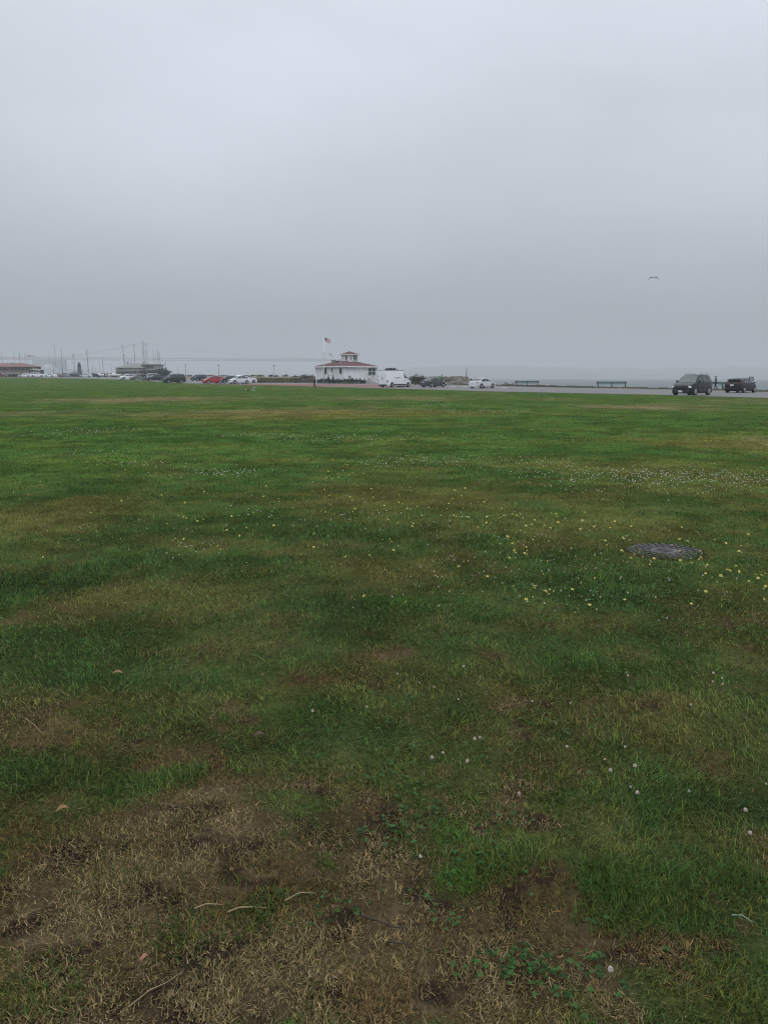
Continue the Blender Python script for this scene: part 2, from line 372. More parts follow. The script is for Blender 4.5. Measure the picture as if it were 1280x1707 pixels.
c = c * (1 - .35 * far_)[:, None] + turf_col(x, y)[0] * (.35 * far_ * 1.1)[:, None]
lod = np.maximum(r / 2.6, 1) ** .85
h = (.018 + .026 * rng.random(n)) * (.75 + .7 * np.clip(gr, 0, 1) + .9 * (cl - .5)) * (1 - .40 * br) * np.minimum(lod, 1.35)
wd = (.0014 + .0018 * rng.random(n)) * lod
dry = dry & (rng.random(n) < fv)
tilt = np.where(dry, 1.0 + .5 * rng.random(n), .15 + 1.0 * rng.random(n)); curl = (.2 + 1.1 * rng.random(n)) * np.where(dry, .2, 1)
comb = fbm(x * 2.5, y * 2.5, 2) * 9
aza = comb + rng.normal(0, 1.3, n)
g = blade_mesh('grass', x, y, h, wd, tilt, aza, curl, c, m_blade, z0=.0)
tag(g, kind='stuff', cat='grass', label='short green and olive turf covering the whole field')
# dead straw lying on the bare patches
N = 620000
x, y, r = scatter(N, 1.2, 8.)
br = turf(x, y)[0]; cl = fbm(x * 8 + 3, y * 8 + 7, 4); k = rng.random(N) < (br * np.clip((cl - .30) * 4, .22, 1) + .06); x, y, r = x[k], y[k], r[k]; n = len(x)
hu = fbm(x * 2.3 + 60, y * 2.3, 3)
c = mixc(np.tile(np.array((.44, .325, .15)), (n, 1)), np.array((.30, .19, .07)), np.clip((hu - .4) * 4, 0, 1)) * (.22 + 1.0 * rng.random(n) ** 2.0)[:, None]
grey = rng.random(n) < .3; c[grey] *= np.array((.85, .95, 1.15))
g = blade_mesh('dry_grass', x, y, .005 + .028 * rng.random(n) ** 2.6, .0009 + .0021 * rng.random(n), .5 + 1.05 * rng.random(n), rng.random(n) * 6.28, rng.normal(0, .2, n), c, m_blade, z0=.004)
tag(g, kind='stuff', cat='dry grass', label='dead straw coloured grass lying over the bare brown patches')
# taller tufts
tufts = [(1040, 1500, 70, 1400, .055), (1150, 1500, 90, 900, .05), (1230, 1470, 60, 900, .055), (1010, 1530, 50, 600, .05), (850, 1430, 50, 500, .04), (790, 1445, 60, 900, .04), (430, 1530, 70, 420, .05), (90, 1290, 60, 800, .04), (310, 1295, 35, 500, .038),
         (1220, 1650, 90, 700, .045), (60, 1650, 110, 500, .045), (545, 1440, 18, 160, .035), (540, 885, 40, 900, .05), (800, 898, 40, 700, .05), (990, 968, 50, 900, .05), (50, 962, 70, 900, .05), (180, 1190, 50, 500, .04), (720, 880, 35, 500, .045), (300, 1560, 60, 300, .05), (950, 1330, 90, 900, .042), (700, 1400, 60, 700, .036)]
X_, Y_, H_ = [], [], []
for u, v, rad, cnt, hh in tufts:
    p = unproj(u, v); s = rad * p.y / 1354
    X_.append(p.x + rng.normal(0, s * .55, cnt)); Y_.append(p.y + rng.normal(0, s * .6, cnt)); H_.append(hh * (.55 + .75 * rng.random(cnt)))
for a0_, a1_, r0_, cnt in ((-2.9, -1.9, .25, 700), (-1.3, -.35, .26, 650), (2.2, 3.3, .30, 300), (-1.9, -1.3, .31, 200), (.2, 1.6, .32, 250)):
    aa = a0_ + (a1_ - a0_) * rng.random(cnt); q = r0_ + rng.normal(0, .04, cnt); X_.append(MH.x + q * np.cos(aa)); Y_.append(MH.y + q * np.sin(aa)); H_.append(.03 + .03 * rng.random(cnt))
x = np.concatenate(X_); y = np.concatenate(Y_); h = np.concatenate(H_); n = len(x); r = np.hypot(x, y)
h *= .72; c = np.array((.056, .098, .024))[None, :] * (.5 + 1.1 * rng.random(n))[:, None]; yl = rng.random(n) < .25; c[yl] *= np.array((2.2, 1.3, 1.))
g = blade_mesh('grass_tufts', x, y, h, (.0022 + .0022 * rng.random(n)) * np.maximum(r / 2.6, 1) ** .8, .1 + .9 * rng.random(n), rng.random(n) * 6.28, .3 + 1.2 * rng.random(n), c, m_blade, nseg=4)
tag(g, kind='stuff', cat='grass', label='taller darker green tufts of grass standing out of the turf')
# clover leaves as ground cover
cp = ell([(720, 1400, 120, 60, 1), (860, 1560, 110, 50, .8), (1000, 1240, 150, 40, .6), (700, 1280, 120, 50, .6), (900, 1620, 120, 40, .7), (900, 1000, 160, 40, .8), (1100, 950, 200, 40, .7), (600, 1170, 90, 30, .6), (560, 1520, 60, 30, .3), (1150, 1040, 80, 30, .7)])
N = 90000
x, y, r = scatter(N, 1.3, 14.); k = rng.random(N) < np.clip(field(cp, x, y) * .7 * np.clip((fbm(x * 7, y * 7 + 4, 3) - .42) * 6, 0, 1), 0, 1) * .5; x, y, r = x[k], y[k], r[k]
k = np.hypot(x - MH.x, y - MH.y) > .33; x, y, r = x[k], y[k], r[k]; n = len(x)
lr = (.0030 + .0026 * rng.random(n)) * np.maximum(r / 3.2, 1) ** .7; zc = .014 + .016 * rng.random(n); a0 = rng.random(n) * 6.28
P_ = []; 
for j in range(3):
    a = a0 + j * 2.094; cx_, cy_ = x + np.cos(a) * lr * .95, y + np.sin(a) * lr * .95; tl = rng.normal(0, .35, n)
    for kk in range(6):
        b_ = a + kk * math.pi / 3
        P_.append(np.stack([cx_ + np.cos(b_) * lr, cy_ + np.sin(b_) * lr, zc + np.cos(b_ - a) * lr * tl], 1))
co = np.stack(P_, 1).reshape(-1, 3); nf = n * 3
me = bpy.data.meshes.new('clover_leaves'); me.vertices.add(len(co)); me.vertices.foreach_set('co', co.astype(np.float32).ravel())
me.loops.add(len(co)); me.loops.foreach_set('vertex_index', np.arange(len(co), dtype=np.int32))
me.polygons.add(nf); me.polygons.foreach_set('loop_start', np.arange(0, len(co), 6, dtype=np.int32)); me.polygons.foreach_set('loop_total', np.full(nf, 6, np.int32)); me.update()
c = np.repeat(np.array((.045, .110, .030))[None, :] * (.45 + .9 * rng.random(n))[:, None], 18, 0)
ca = me.color_attributes.new('Col', 'FLOAT_COLOR', 'POINT'); ca.data.foreach_set('color', np.concatenate([c, np.ones((len(c), 1))], 1).astype(np.float32).ravel())
me.materials.append(m_blade); g = bpy.data.objects.new('clover_leaves', me); COL.objects.link(g); tag(g, kind='stuff', cat='clover', label='low three part clover leaves mixed into the turf')

# ------------------------------------------------------------------ flowers
m_white = mat('petal_white', (.52, .52, .42), .8, .15, 300); m_yel = mat('petal_yellow', (.62, .52, .13), .7, .15, 300); m_stem = mat('stem_green', (.06, .12, .03), .7)
def clover_head():
    b = MB(); r_ = random.Random(2)
    for k in range(46):   # florets on a ball
        th = math.acos(1 - 1.7 * (k + .5) / 46); ph = k * 2.4
        d = Vector((math.sin(th) * math.cos(ph), math.sin(th) * math.sin(ph), math.cos(th)))
        p0 = d * .0025; p1 = d * (.0085 + .0015 * r_.random())
        b.tube([p0, (p0 + p1) / 2 + d * .001, p1], [.0006, .0017, .0006], 4)
    return b
root = empty('clover_flower', (0, 0, 0))
m_pink = mat('petal_pinkish', (.58, .48, .43), .8, .2, 300)
hd = clover_head().build('flower_head', m_pink, root, smooth=True, loc=(0, 0, .042)); st = MB().tube([(0, 0, 0), (.002, .001, .02), (0, 0, .042)], .0009, 5).build('stem', m_stem, root, smooth=True)
clover_small = hd.data
def clone(o, name=None):
    c = o.copy(); COL.objects.link(c)
    if name: c.name = name
    return c
near_cl = [(612, 1177), (1041, 1217 + 30), (700, 1137), (724, 1146), (764, 1165), (660, 1122), (1044, 1120), (1048, 1127), (1187, 1124), (1202, 1127), (1148, 1175), (1189, 1137), (792, 1238), (803, 1233), (724, 1268), (734, 1257), (778, 1276), (1009, 1267), (1013, 1290), (1050, 1313), (1057, 1285), (950, 1172),
           (1150, 1323), (1244, 1360), (1274, 1307), (863, 1325), (703, 1436), (1023, 1633), (1242, 1395), (946, 1250), (521, 1188), (766, 1110), (1204, 1140), (889, 1170), (1060, 1330)]
GL = 'small pinkish white clover blossom standing in the near turf'
pl = []
for i, (u, v) in enumerate(near_cl):
    t_ = root if i == 0 else clone(root)
    if i:
        for chd in (hd, st):
            q = clone(chd); q.parent = t_
    p = unproj(u, v + 8); t_.location = p; t_.rotation_euler = (rng.normal(0, .25), rng.normal(0, .25), rng.random() * 6); s = .42 + .36 * rng.random(); t_.scale = (s, s, s * 1.15)
    tag(t_, GL, 'clover flower', 'white clover blossoms in the near turf')
def dandelion():
    b = MB()
    for ring, (rr_, zz, nn) in enumerate(((.0125, .001, 11), (.009, .003, 9), (.005, .004, 6))):
        for k in range(nn):
            a = 2 * math.pi * (k + .5 * ring) / nn; d = Vector((math.cos(a), math.sin(a), 0)); s_ = Vector((-d.y, d.x, 0)) * rr_ * .2
            b.poly([Vector((0, 0, .001 * ring)) + d * .002, d * rr_ * .6 - s_ + Vector((0, 0, zz)), d * rr_ + Vector((0, 0, zz + .0015)), d * rr_ * .6 + s_ + Vector((0, 0, zz))])
    b.mi = 1; b.tube([(0, 0, -.035), (0, 0, 0)], .0012, 5)
    return b
YP = ell([(600, 800, 70, 25, .5), (700, 835, 90, 20, 1), (890, 880, 120, 30, 1), (760, 960, 120, 30, .4), (900, 990, 90, 20, .6), (1150, 920, 120, 40, .8), (1230, 965, 70, 30, .8), (470, 850, 200, 40, .35), (200, 800, 200, 30, .12), (540, 780, 60, 15, .8), (1230, 740, 110, 8, 1.2), (470, 692, 160, 6, .9), (820, 720, 300, 10, .25)])
WP = ell([(1130, 797, 170, 14, 2.2), (690, 771, 70, 8, 1.6), (860, 772, 80, 9, 1.2), (140, 720, 60, 5, 1.3), (130, 757, 60, 4, 1.0), (230, 775, 60, 5, 1.0), (375, 790, 70, 5, 1.6), (560, 732, 80, 4, .9), (820, 686, 60, 3, 1.2), (640, 730, 150, 8, .3), (420, 727, 60, 3, .8), (860, 900, 200, 40, .12), (900, 980, 150, 40, .16), (1080, 940, 120, 40, .10), (480, 870, 240, 40, .10), (80, 885, 60, 10, .25), (330, 915, 30, 6, .9), (720, 676, 60, 2.5, .8)])
def samp(E, n, y0, y1):
    px, py, q = scatter(n, y0, y1, -.55, .55); k = rng.random(n) < np.clip(field(E, px, py), 0, 1.6) / 1.6
    return px[k], py[k]
yb = dandelion(); proto_y = yb.build('yellow_flower', [m_yel, m_stem], smooth=False, recalc=False)
px, py = samp(YP, 5600, 4, 60)
o_ = np.argsort(py); px, py = px[o_], py[o_]
fixed = [unproj(u, v) for u, v in ((1190, 905), (1268, 967), (1258, 965), (1231, 957), (1175, 963), (888, 904), (910, 992), (922, 990), (1082, 946), (1065, 925), (1132, 925), (1008, 907), (1200, 968), (1262, 972), (1040, 1007), (1175, 995), (1151, 1014), (780, 940), (812, 968), (650, 903), (563, 792), (886, 880), (1246, 898))]
pos = [(p.x, p.y) for p in fixed] + list(zip(px, py))
for i, (a, b_) in enumerate(pos[:300]):
    q = proto_y if i == 0 else clone(proto_y)
    s = (.5 + .7 * rng.random()) * max(1, b_ / 14) ** .4; q.scale = (s, s, s); q.location = (a, b_, gz(b_) + .036 * s); q.rotation_euler = (.5 + rng.normal(0, .25), rng.normal(0, .3), rng.random() * .8 - .4)
    tag(q, 'small yellow dandelion like flower standing above the turf', 'yellow flower', 'yellow flowers dotted over the lawn')
def speck_stuff(name, px, py, zz, size, m, label, cat):
    n_ = len(px); r_ = np.hypot(px, py); s_ = size * np.maximum(r_ / 14, 1) ** .6 * (.7 + .6 * rng.random(n_)); P_ = []
    zz = np.array([gz(v) for v in py]) + zz
    for d in ((1, 0, 0), (0, 1, 0), (-1, 0, 0), (0, -1, 0), (0, 0, .8), (0, 0, -.8)):
        P_.append(np.stack([px + d[0] * s_, py + d[1] * s_, zz + d[2] * s_], 1))
    co = np.stack(P_, 1).reshape(-1, 3); F_ = np.array([[0, 1, 4], [1, 2, 4], [2, 3, 4], [3, 0, 4], [1, 0, 5], [2, 1, 5], [3, 2, 5], [0, 3, 5]])
    lp = ((np.arange(n_) * 6)[:, None, None] + F_[None]).reshape(-1)
    me = bpy.data.meshes.new(name); me.vertices.add(len(co)); me.vertices.foreach_set('co', co.astype(np.float32).ravel())
    me.loops.add(len(lp)); me.loops.foreach_set('vertex_index', lp.astype(np.int32)); me.polygons.add(len(lp) // 3)
    me.polygons.foreach_set('loop_start', np.arange(0, len(lp), 3, dtype=np.int32)); me.polygons.foreach_set('loop_total', np.full(len(lp) // 3, 3, np.int32)); me.update()
    me.materials.append(m); q = bpy.data.objects.new(name, me); COL.objects.link(q); tag(q, label, cat, kind='stuff')
if len(pos) > 300:
    a = np.array(pos[300:]); speck_stuff('yellow_flowers', a[:, 0], a[:, 1], .04, .011, m_yel, 'yellow flowers sprinkled thinly across the farther lawn', 'yellow flowers')
px, py = samp(WP, 46000, 5, 75); o_ = np.argsort(py); px, py = px[o_], py[o_]
cl2 = clone(hd, 'clover_blossom'); cl2.parent = None; cl2.data = hd.data.copy(); cl2.data.materials[0] = m_white
for i, (a, b_) in enumerate(list(zip(px, py))[:260]):
    q = cl2 if i == 0 else clone(cl2)
    s = (.36 + .46 * rng.random()) * max(1, b_ / 12) ** .5; q.scale = (s, s, s); q.location = (a, b_, gz(b_) + .03)
    tag(q, 'small white clover blossom in the middle distance turf', 'clover flower', 'white clover blossoms in the middle of the lawn')
speck_stuff('clover_blossoms', px[260:], py[260:], .032, .009, m_white, 'white clover blossoms in drifts across the farther lawn', 'clover')

# ------------------------------------------------------------------ drain cover, leaves, twigs
m_iron = mat('weathered_iron', (.085, .078, .076), .8, .45, 18, metal=.1, bump=.4)
m_rust = mat('dark_iron_recess', (.042, .036, .030), .8, .3, 30)
root = tag(empty('drain_cover', (MH.x, MH.y, -.006)), 'round grey iron drain cover with raised studs sunk in the turf', 'drain cover')
b = MB(); b.tube([(0, 0, -.03), (0, 0, .012)], .30, 40); b.build('base_plate', m_rust, root)
b = MB()
for k, rad in enumerate((.27, .215, .16)):
    nn = int(2 * math.pi * rad / .058)
    for j in range(nn):
        a = 2 * math.pi * (j + .5 * (k % 2)) / nn
        b.box((rad * math.cos(a), rad * math.sin(a), .018), (.036 + .008 * random.random(), .040, .014 + .004 * random.random()), Matrix.Rotation(a + .3 * (random.random() - .5), 3, 'Z'), .8)
b.build('studs', m_iron, root)
b = MB(); b.tube([(0, 0, .011), (0, 0, .022)], [.125, .12], 28)
for j in range(5): b.box((0, -.06 + .03 * j, .024), (.12 if abs(j - 2) < 2 else .07, .014, .006))
b.build('lid', m_iron, root)
b = MB()
prev = None
rows = [[], []]
for k in range(49):
    a = 2 * math.pi * k / 48; rows[0].append((.297 * math.cos(a), .297 * math.sin(a), .020)); rows[1].append((.312 * math.cos(a), .312 * math.sin(a), .016))
b.grid(rows); b.build('rim', m_iron, root)
m_leaf = mat('dead_leaf', (.24, .14, .06), .8, .3, 40); m_twig = mat('pale_twig', (.28, .21, .11), .85, .25, 50); m_dtwig = mat('dark_twig', (.05, .035, .025), .9, .25, 50)
def leaf(u, v, ln, rz, label, m=m_leaf):
    p = unproj(u, v); b = MB(); rows = []
    for i in range(7):
        t_ = i / 6; w_ = ln * .2 * math.sin(math.pi * min(max(t_, .03), .97)) ** .8; cz = .02 + .012 * math.sin(t_ * 3.1)
        rows.append([(ln * (t_ - .5), -w_, cz + w_ * .5), (ln * (t_ - .5), 0, cz), (ln * (t_ - .5), w_, cz + w_ * .6)])
    b.grid(rows); q = b.build('dead_leaf', m, smooth=True, loc=(p.x, p.y, .012), recalc=False); q.rotation_euler = (0.2, 0, rz)
    s = q.modifiers.new('s', 'SOLIDIFY'); s.thickness = .0008
    tag(q, label, 'dead leaf')
leaf(197, 1133, .055, .2, 'curled brown dead leaf on olive turf, farther of the two leaves on the left')
leaf(105, 1364, .045, .6, 'thin orange brown dead leaf at the upper left edge of the bare patch')
leaf(996, 1055, .05, -.1, 'dark brown dead leaf lying on the yellowish turf patch below the drain cover', mat('leaf_dark', (.08, .05, .025), .8))
leaf(432, 1238, .05, .4, 'narrow dark brown leaf between bare patch and green turf above it', mat('leaf_dark', (.08, .05, .025), .8))
leaf(240, 1617, .03, 1.0, 'short reddish leaf fragment lying in straw near the lower left', mat('leaf_red', (.30, .13, .08), .8))
def twig(pts, rad, label, m=m_twig):
    P_ = [unproj(*q) for q in pts]; c0 = P_[0].copy(); b = MB()
    L_ = [(p - c0) + Vector((0, 0, .018 + .006 * math.sin(i * 2))) for i, p in enumerate(P_)]
    b.tube(L_, [rad * (1 - .5 * i / (len(L_) - 1)) for i in range(len(L_))], 6)
    q = b.build('twig', m, smooth=True, loc=c0); tag(q, label, 'twig')
twig([(325, 1524), (345, 1519), (372, 1515)], .0028, 'short straight yellowish twig beside the green tuft in the bare patch')
twig([(380, 1530), (400, 1525), (425, 1519), (445, 1522)], .0028, 'bent pale twig just right of the yellowish twig')
twig([(475, 1511), (500, 1500), (527, 1496)], .0026, 'pale brown twig pointing up right in the middle of the bare patch')
twig([(215, 1690), (250, 1665), (280, 1645), (303, 1630)], .0018, 'long thin straw stalk crossing the lower left bare patch')
twig([(165, 1526), (172, 1545)], .0025, 'short upright pale stalk in the straw on the left')
twig([(600, 1535), (630, 1547), (655, 1552), (680, 1556)], .003, 'dark curved twig lying right of centre on the bare patch', m_dtwig)
twig([(645, 1580), (665, 1585), (690, 1583)], .0028, 'second dark twig lying just below the dark curved one', m_dtwig)
twig([(42, 1203), (60, 1218), (70, 1226), (63, 1230)], .0016, 'thin bent straw stalk on the olive turf at the far left')
twig([(1218, 1535), (1235, 1538), (1254, 1545)], .0022, 'pale grey green curved stalk at the right edge of the turf', mat('pale_stalk', (.22, .32, .24), .8))
twig([(1158, 888), (1164, 893), (1168, 899)], .003, 'pale straw stalk sticking up behind the drain cover')

# ------------------------------------------------------------------ road, paving, verge, water, hills
m_asph = mat('asphalt', (.17, .165, .16), .9, .16, 1.2, bump=.15, spec=.3)
m_kerb = mat('kerb_concrete', (.30, .29, .27), .9, .15, 3)
m_red = mat('red_paving', (.235, .070, .060), .9, .2, 1.5)
m_verge = mat('verge_turf', (.085, .085, .035), .95, .45, 1.3)
m_wp = mat('pale_concrete', (.55, .54, .52), .9, .1, 4)
ep = [(p.x, p.y) for p in edge]
farroad = [(42.0, 62), (40.2, 90.5), (29.5, 121), (17.5, 141), (5, 158), (-22, 185), (-36, 205), (-58, 235), (-72, 285), (-100, 330)]
road_poly = [(60, 30)] + [(44, 34)] + ep + [(-175, 292), (-400, 305), (-400, 345), (-95, 345)] + farroad[::-1] + [(70, 30)]
road_poly = [(44, 30)] + ep + [(-175, 292), (-400, 305), (-400, 345), (-100, 345)] + farroad[::-1] + [(60, 30)]
sheet('road', road_poly, m_asph, .006, kind='structure')
# red paving in front of the clubhouse
rp = [unproj(u, v) for u, v in ((402, 641.3), (470, 642.6), (560, 643.9), (632, 644.8), (672, 645.3), (700, 644.0), (640, 642.2), (560, 641.2), (470, 640.4), (415, 640.2))]
sheet('red_paving', [(p.x, p.y) for p in rp], m_red, .012, kind='structure')
vp = [(40.2, 90.5), (42.4, 90), (32.3, 122), (20.9, 144), (14, 170), (-22, 198), (-40, 208), (-36, 205), (-22, 185), (5, 158), (17.5, 141), (29.5, 121)]
sheet('verge', vp, m_verge, .010, kind='structure')
# kerb along the lawn (low concrete edging)
b = MB()
for p, q in zip(edge, edge[1:]):
    d = (q - p); d.z = 0; d.normalize(); nrm = Vector((d.y, -d.x, 0))
    if nrm.y < 0: nrm = -nrm
    a0, a1 = p + nrm * .05, q + nrm * .05; w_ = nrm * .15
    for s0, s1 in ((a0, a1),):
        z0, z1 = gz(p.y), gz(q.y); t_ = .05
        A = [Vector((s0.x, s0.y, z0 - .01)), Vector((s1.x, s1.y, z1 - .01)), Vector((s1.x, s1.y, z1 + t_)), Vector((s0.x, s0.y, z0 + t_))]
        B = [v_ + w_ for v_ in A]; b.poly(A); b.poly(B); b.poly([A[3], A[2], B[2], B[3]])
tag(b.build('kerb', m_kerb), kind='structure')
# low stone seawall along the shore
m_stone = mat('seawall_stone', (.13, .12, .10), .95, .4, 1.5, bump=.5)
b = MB(); P0 = [Vector((66, 35, 0)), Vector((42.5, 90, 0)), Vector((32.4, 122, 0)), Vector((21, 144, 0))]
for p, q in zip(P0, P0[1:]):
    d = (q - p); n_ = max(1, int(d.length / 1.4)); d.normalize(); ang = math.atan2(d.y, d.x)
    for i in range(n_):
        c_ = p + (q - p) * ((i + .5) / n_); hh = .16 + .10 * random.random()
        b.box((c_.x, c_.y, gz(c_.y) + hh / 2 - .03), (1.36, .5 + .1 * random.random(), hh), Matrix.Rotation(ang, 3, 'Z'), .93)
tag(b.build('seawall', m_stone), 'low dark stone seawall running along the edge of the water', 'seawall')
# water
m_w = bpy.data.materials.new('sea_water'); m_w.use_nodes = True; t = m_w.node_tree; P = t.nodes['Principled BSDF']
P.inputs['Base Color'].default_value = (.05, .08, .072, 1); P.inputs['Roughness'].default_value = .4; P.inputs['IOR'].default_value = 1.33
g_ = nd(t, 'ShaderNodeNewGeometry'); mp_ = nd(t, 'ShaderNodeMapping'); mp_.inputs['Scale'].default_value = (.5, .22, 1)
n_ = nd(t, 'ShaderNodeTexNoise'); n_.inputs['Scale'].default_value = 1.0; n_.inputs['Detail'].default_value = 6; b_ = nd(t, 'ShaderNodeBump'); b_.inputs['Strength'].default_value = .6; b_.inputs['Distance'].default_value = .4
t.links.new(g_.outputs['Position'], mp_.inputs[0]); t.links.new(mp_.outputs[0], n_.inputs['Vector']); t.links.new(n_.outputs[0], b_.inputs['Height']); t.links.new(b_.outputs[0], P.inputs['Normal'])
b = MB(); b.poly([(-11000, -150, -2.8), (11000, -150, -2.8), (11000, 11500, -2.8), (-11000, 11500, -2.8)])
tag(b.build('water', m_w), kind='structure')
m_hill = mat('hill_scrub', (.055, .062, .045), .95, .3, .01)
def hills(name, pts, Y, depth, seed):
    r_ = random.Random(seed); b = MB(); rows = []
    nC = 70; us = [p[0] for p in pts]; hs = [p[1] for p in pts]
    for j, (dy, k) in enumerate(((0, 0), (.15, .35), (.35, .75), (.5, 1.0), (.75, .7), (1, 0))):
        row = []
        for i in range(nC):
            u = us[0] + (us[-1] - us[0]) * i / (nC - 1); h_ = float(np.interp(u, us, hs)); x_ = (u - CX) * Y / 1354
            yy = Y + dy * depth + (r_.random() - .5) * depth * .06
            hh = h_ * k * (1 + .12 * (float(vnoise(np.array([u * .03 + seed]), np.array([j * 1.3]))[0]) - .5) * 2)
            row.append((x_, yy, -3.2 + hh if k else -3.4))
        rows.append(row)
    b.grid(rows); tag(b.build(name, m_hill, smooth=True), kind='structure')
hills('headland_hills', [(560, 0), (700, 66), (800, 84), (900, 78), (1050, 70), (1200, 60), (1400, 70), (1900, 90), (2200, 0)], 3900, 2400, 1)
hills('point_hills', [(-500, 60), (-100, 62), (0, 50), (50, 42), (110, 34), (150, 24), (190, 0)], 3350, 700, 4)
hills('far_hills', [(180, 0), (330, 26), (480, 30), (600, 30), (640, 10), (680, 0)], 5200, 900, 9)

# ------------------------------------------------------------------ bridge in the fog
m_br = mat('bridge_steel_red', (.26, .07, .045), .7, .1, .05); m_brd = mat('bridge_arch_steel', (.07, .03, .025), .8, .1, .05); m_con = mat('bridge_concrete', (.05, .048, .045), .9, .1, .05)
def bl(u):   # point on the bridge's line
    Y = 3080 + (u - 60) * .62; return Vector(((u - CX) / F * Y * CP, Y, 0))
root = tag(empty('suspension_bridge', bl(108)), 'long suspension bridge with arch and tower almost lost in fog', 'bridge'); O = bl(108); root.rotation_euler = (0, 0, 0)
def rel(u, z): p = bl(u); return Vector((p.x - O.x, p.y - O.y, z))
def beam(b, p, q, wy, hz):
    d = q - p; L_ = math.hypot(d.x, d.y); ang = math.atan2(d.y, d.x); pit = math.atan2(d.z, L_)
    M = Matrix.Rotation(ang, 3, 'Z') @ Matrix.Rotation(-pit, 3, 'Y'); b.box((p + q) / 2, (d.length, wy, hz), M)
b = MB(); A_, B_ = rel(-160, 72), rel(583, 72)
for zz, hh in ((76, 3.4), (68.6, 2.4)): beam(b, Vector((A_.x, A_.y, zz)), Vector((B_.x, B_.y, zz)), 27, hh)
nT = 150
for i in range(nT):
    for sgn in (0, 1):
        p = A_.lerp(B_, i / nT); q = A_.lerp(B_, (i + 1) / nT); p.z, q.z = (69, 75) if (i % 2) else (75, 69); beam(b, p, q, 26, 1.5)
        break
b.build('deck_truss', m_br, root)
for u0, u1 in ((57, 64), (104, 113)):
    b = MB(); p, q = rel(u0, 38), rel(u1, 38); beam(b, p, q, 30, 80)
    if u0 == 57: p, q = rel(56.5, 81), rel(62, 81); beam(b, p, q, 30, 7)
    b.build('pylon', m_con, root)
b = MB(); P0 = []
for k in range(17):
    t_ = k / 16; P0.append(rel(61 + t_ * 43, 22 + 36 * (1 - (2 * t_ - 1) ** 2)))
for p, q in zip(P0, P0[1:]): beam(b, p, q, 24, 8)
for p in P0[1:-1]:
    b.box((p.x, p.y, (p.z + 70) / 2), (5.4, 22, 70 - p.z))
b.build('arch', m_brd, root)
b = MB()
for dx in (-3.6, 3.6):
    c_ = rel(244, 0)
    for z0, z1, w_ in ((0, 72, 7), (72, 106, 5.5), (106, 138, 3.6)): b.box((c_.x + dx * 1.9, c_.y, (z0 + z1) / 2), (w_, 16, z1 - z0))
for zz in (30, 100, 130): b.box((rel(244, 0).x, rel(244, 0).y, zz), (7, 12, 7))
b.build('tower', m_br, root)
for s in (-1, 1):
    pts = [rel(110, 82) + Vector((0, s * 13, 0))] + [rel(110 + (241 - 110) * k / 8, 82 + 54 * (k / 8) ** 1.35) + Vector((0, s * 13, 0)) for k in range(1, 9)]
    MB().tube(pts, .8, 6).build('cable', m_br, root)
    pts = [rel(247 + 280 * k / 10, 82 + 54 * (1 - k / 10) ** 2) + Vector((0, s * 13, 0)) for k in range(11)]
    MB().tube(pts, .5, 6).build('cable', m_br, root)

# ------------------------------------------------------------------ buildings
m_wall = mat('white_siding', (.80, .80, .81), .7, .06, 1.2); m_trim = mat('white_trim', (.84, .84, .84), .6, .03)
m_roof = mat('dark_red_shingle', (.115, .048, .050), .9, .22, 5, bump=.4)
m_glass = mat('dark_glass', (.018, .024, .028), .12, .1, 2, spec=.5); m_gglass = mat('pale_green_glass', (.16, .21, .20), .2, .1, 2)
m_dark = mat('dark_metal', (.03, .03, .033), .6); m_grey = mat('grey_metal', (.28, .28, .28), .5, .1, 5, metal=.3)
h_ = 4.375; root = tag(empty('clubhouse', at(577.5, 166), R(45)), 'single storey white clubhouse with dark red hip roof and small lookout tower', 'clubhouse')
GZ = gz(166)
def Z(v): return zof(v, 162) - GZ
b = MB(); b.box((0, 0, (Z(611) + -.3) / 2), (2 * h_, 2 * h_, Z(611) + .3)); 
wall = b.build('wall', m_wall, root)
b = MB()
for x_, y_ in ((-h_, -h_), (h_, -h_), (-h_, h_)): b.box((x_, y_, Z(611) / 2), (.24, .24, Z(611) - .02))
b.box((0, -h_ - .02, .28), (2 * h_ - .3, .06, .5)); b.build('corner_trim', m_trim, root)
ov = h_ + .55; ze = Z(610.6); za = Z(601.5)
b = MB(); q = [(-ov, -ov), (ov, -ov), (ov, ov), (-ov, ov)]; ap = .25
for i in range(4):
    a, c = q[i], q[(i + 1) % 4]; b.poly([(a[0], a[1], ze), (c[0], c[1], ze), (c[0] * ap, c[1] * ap, za), (a[0] * ap, a[1] * ap, za)])
b.poly([(x_ * ap, y_ * ap, za) for x_, y_ in q]); b.poly([(x_, y_, ze) for x_, y_ in q[::-1]])
roof = b.build('roof', m_roof, root)
b = MB()
for i in range(4):
    a, c = Vector((*q[i], 0)), Vector((*q[(i + 1) % 4], 0)); m_ = (a + c) / 2; d = c - a
    b.box((m_.x * 1.006, m_.y * 1.006, ze - .09), (d.length if abs(d.x) > 1 else .05, d.length if abs(d.y) > 1 else .05, .2))
b.build('fascia', m_trim, root)
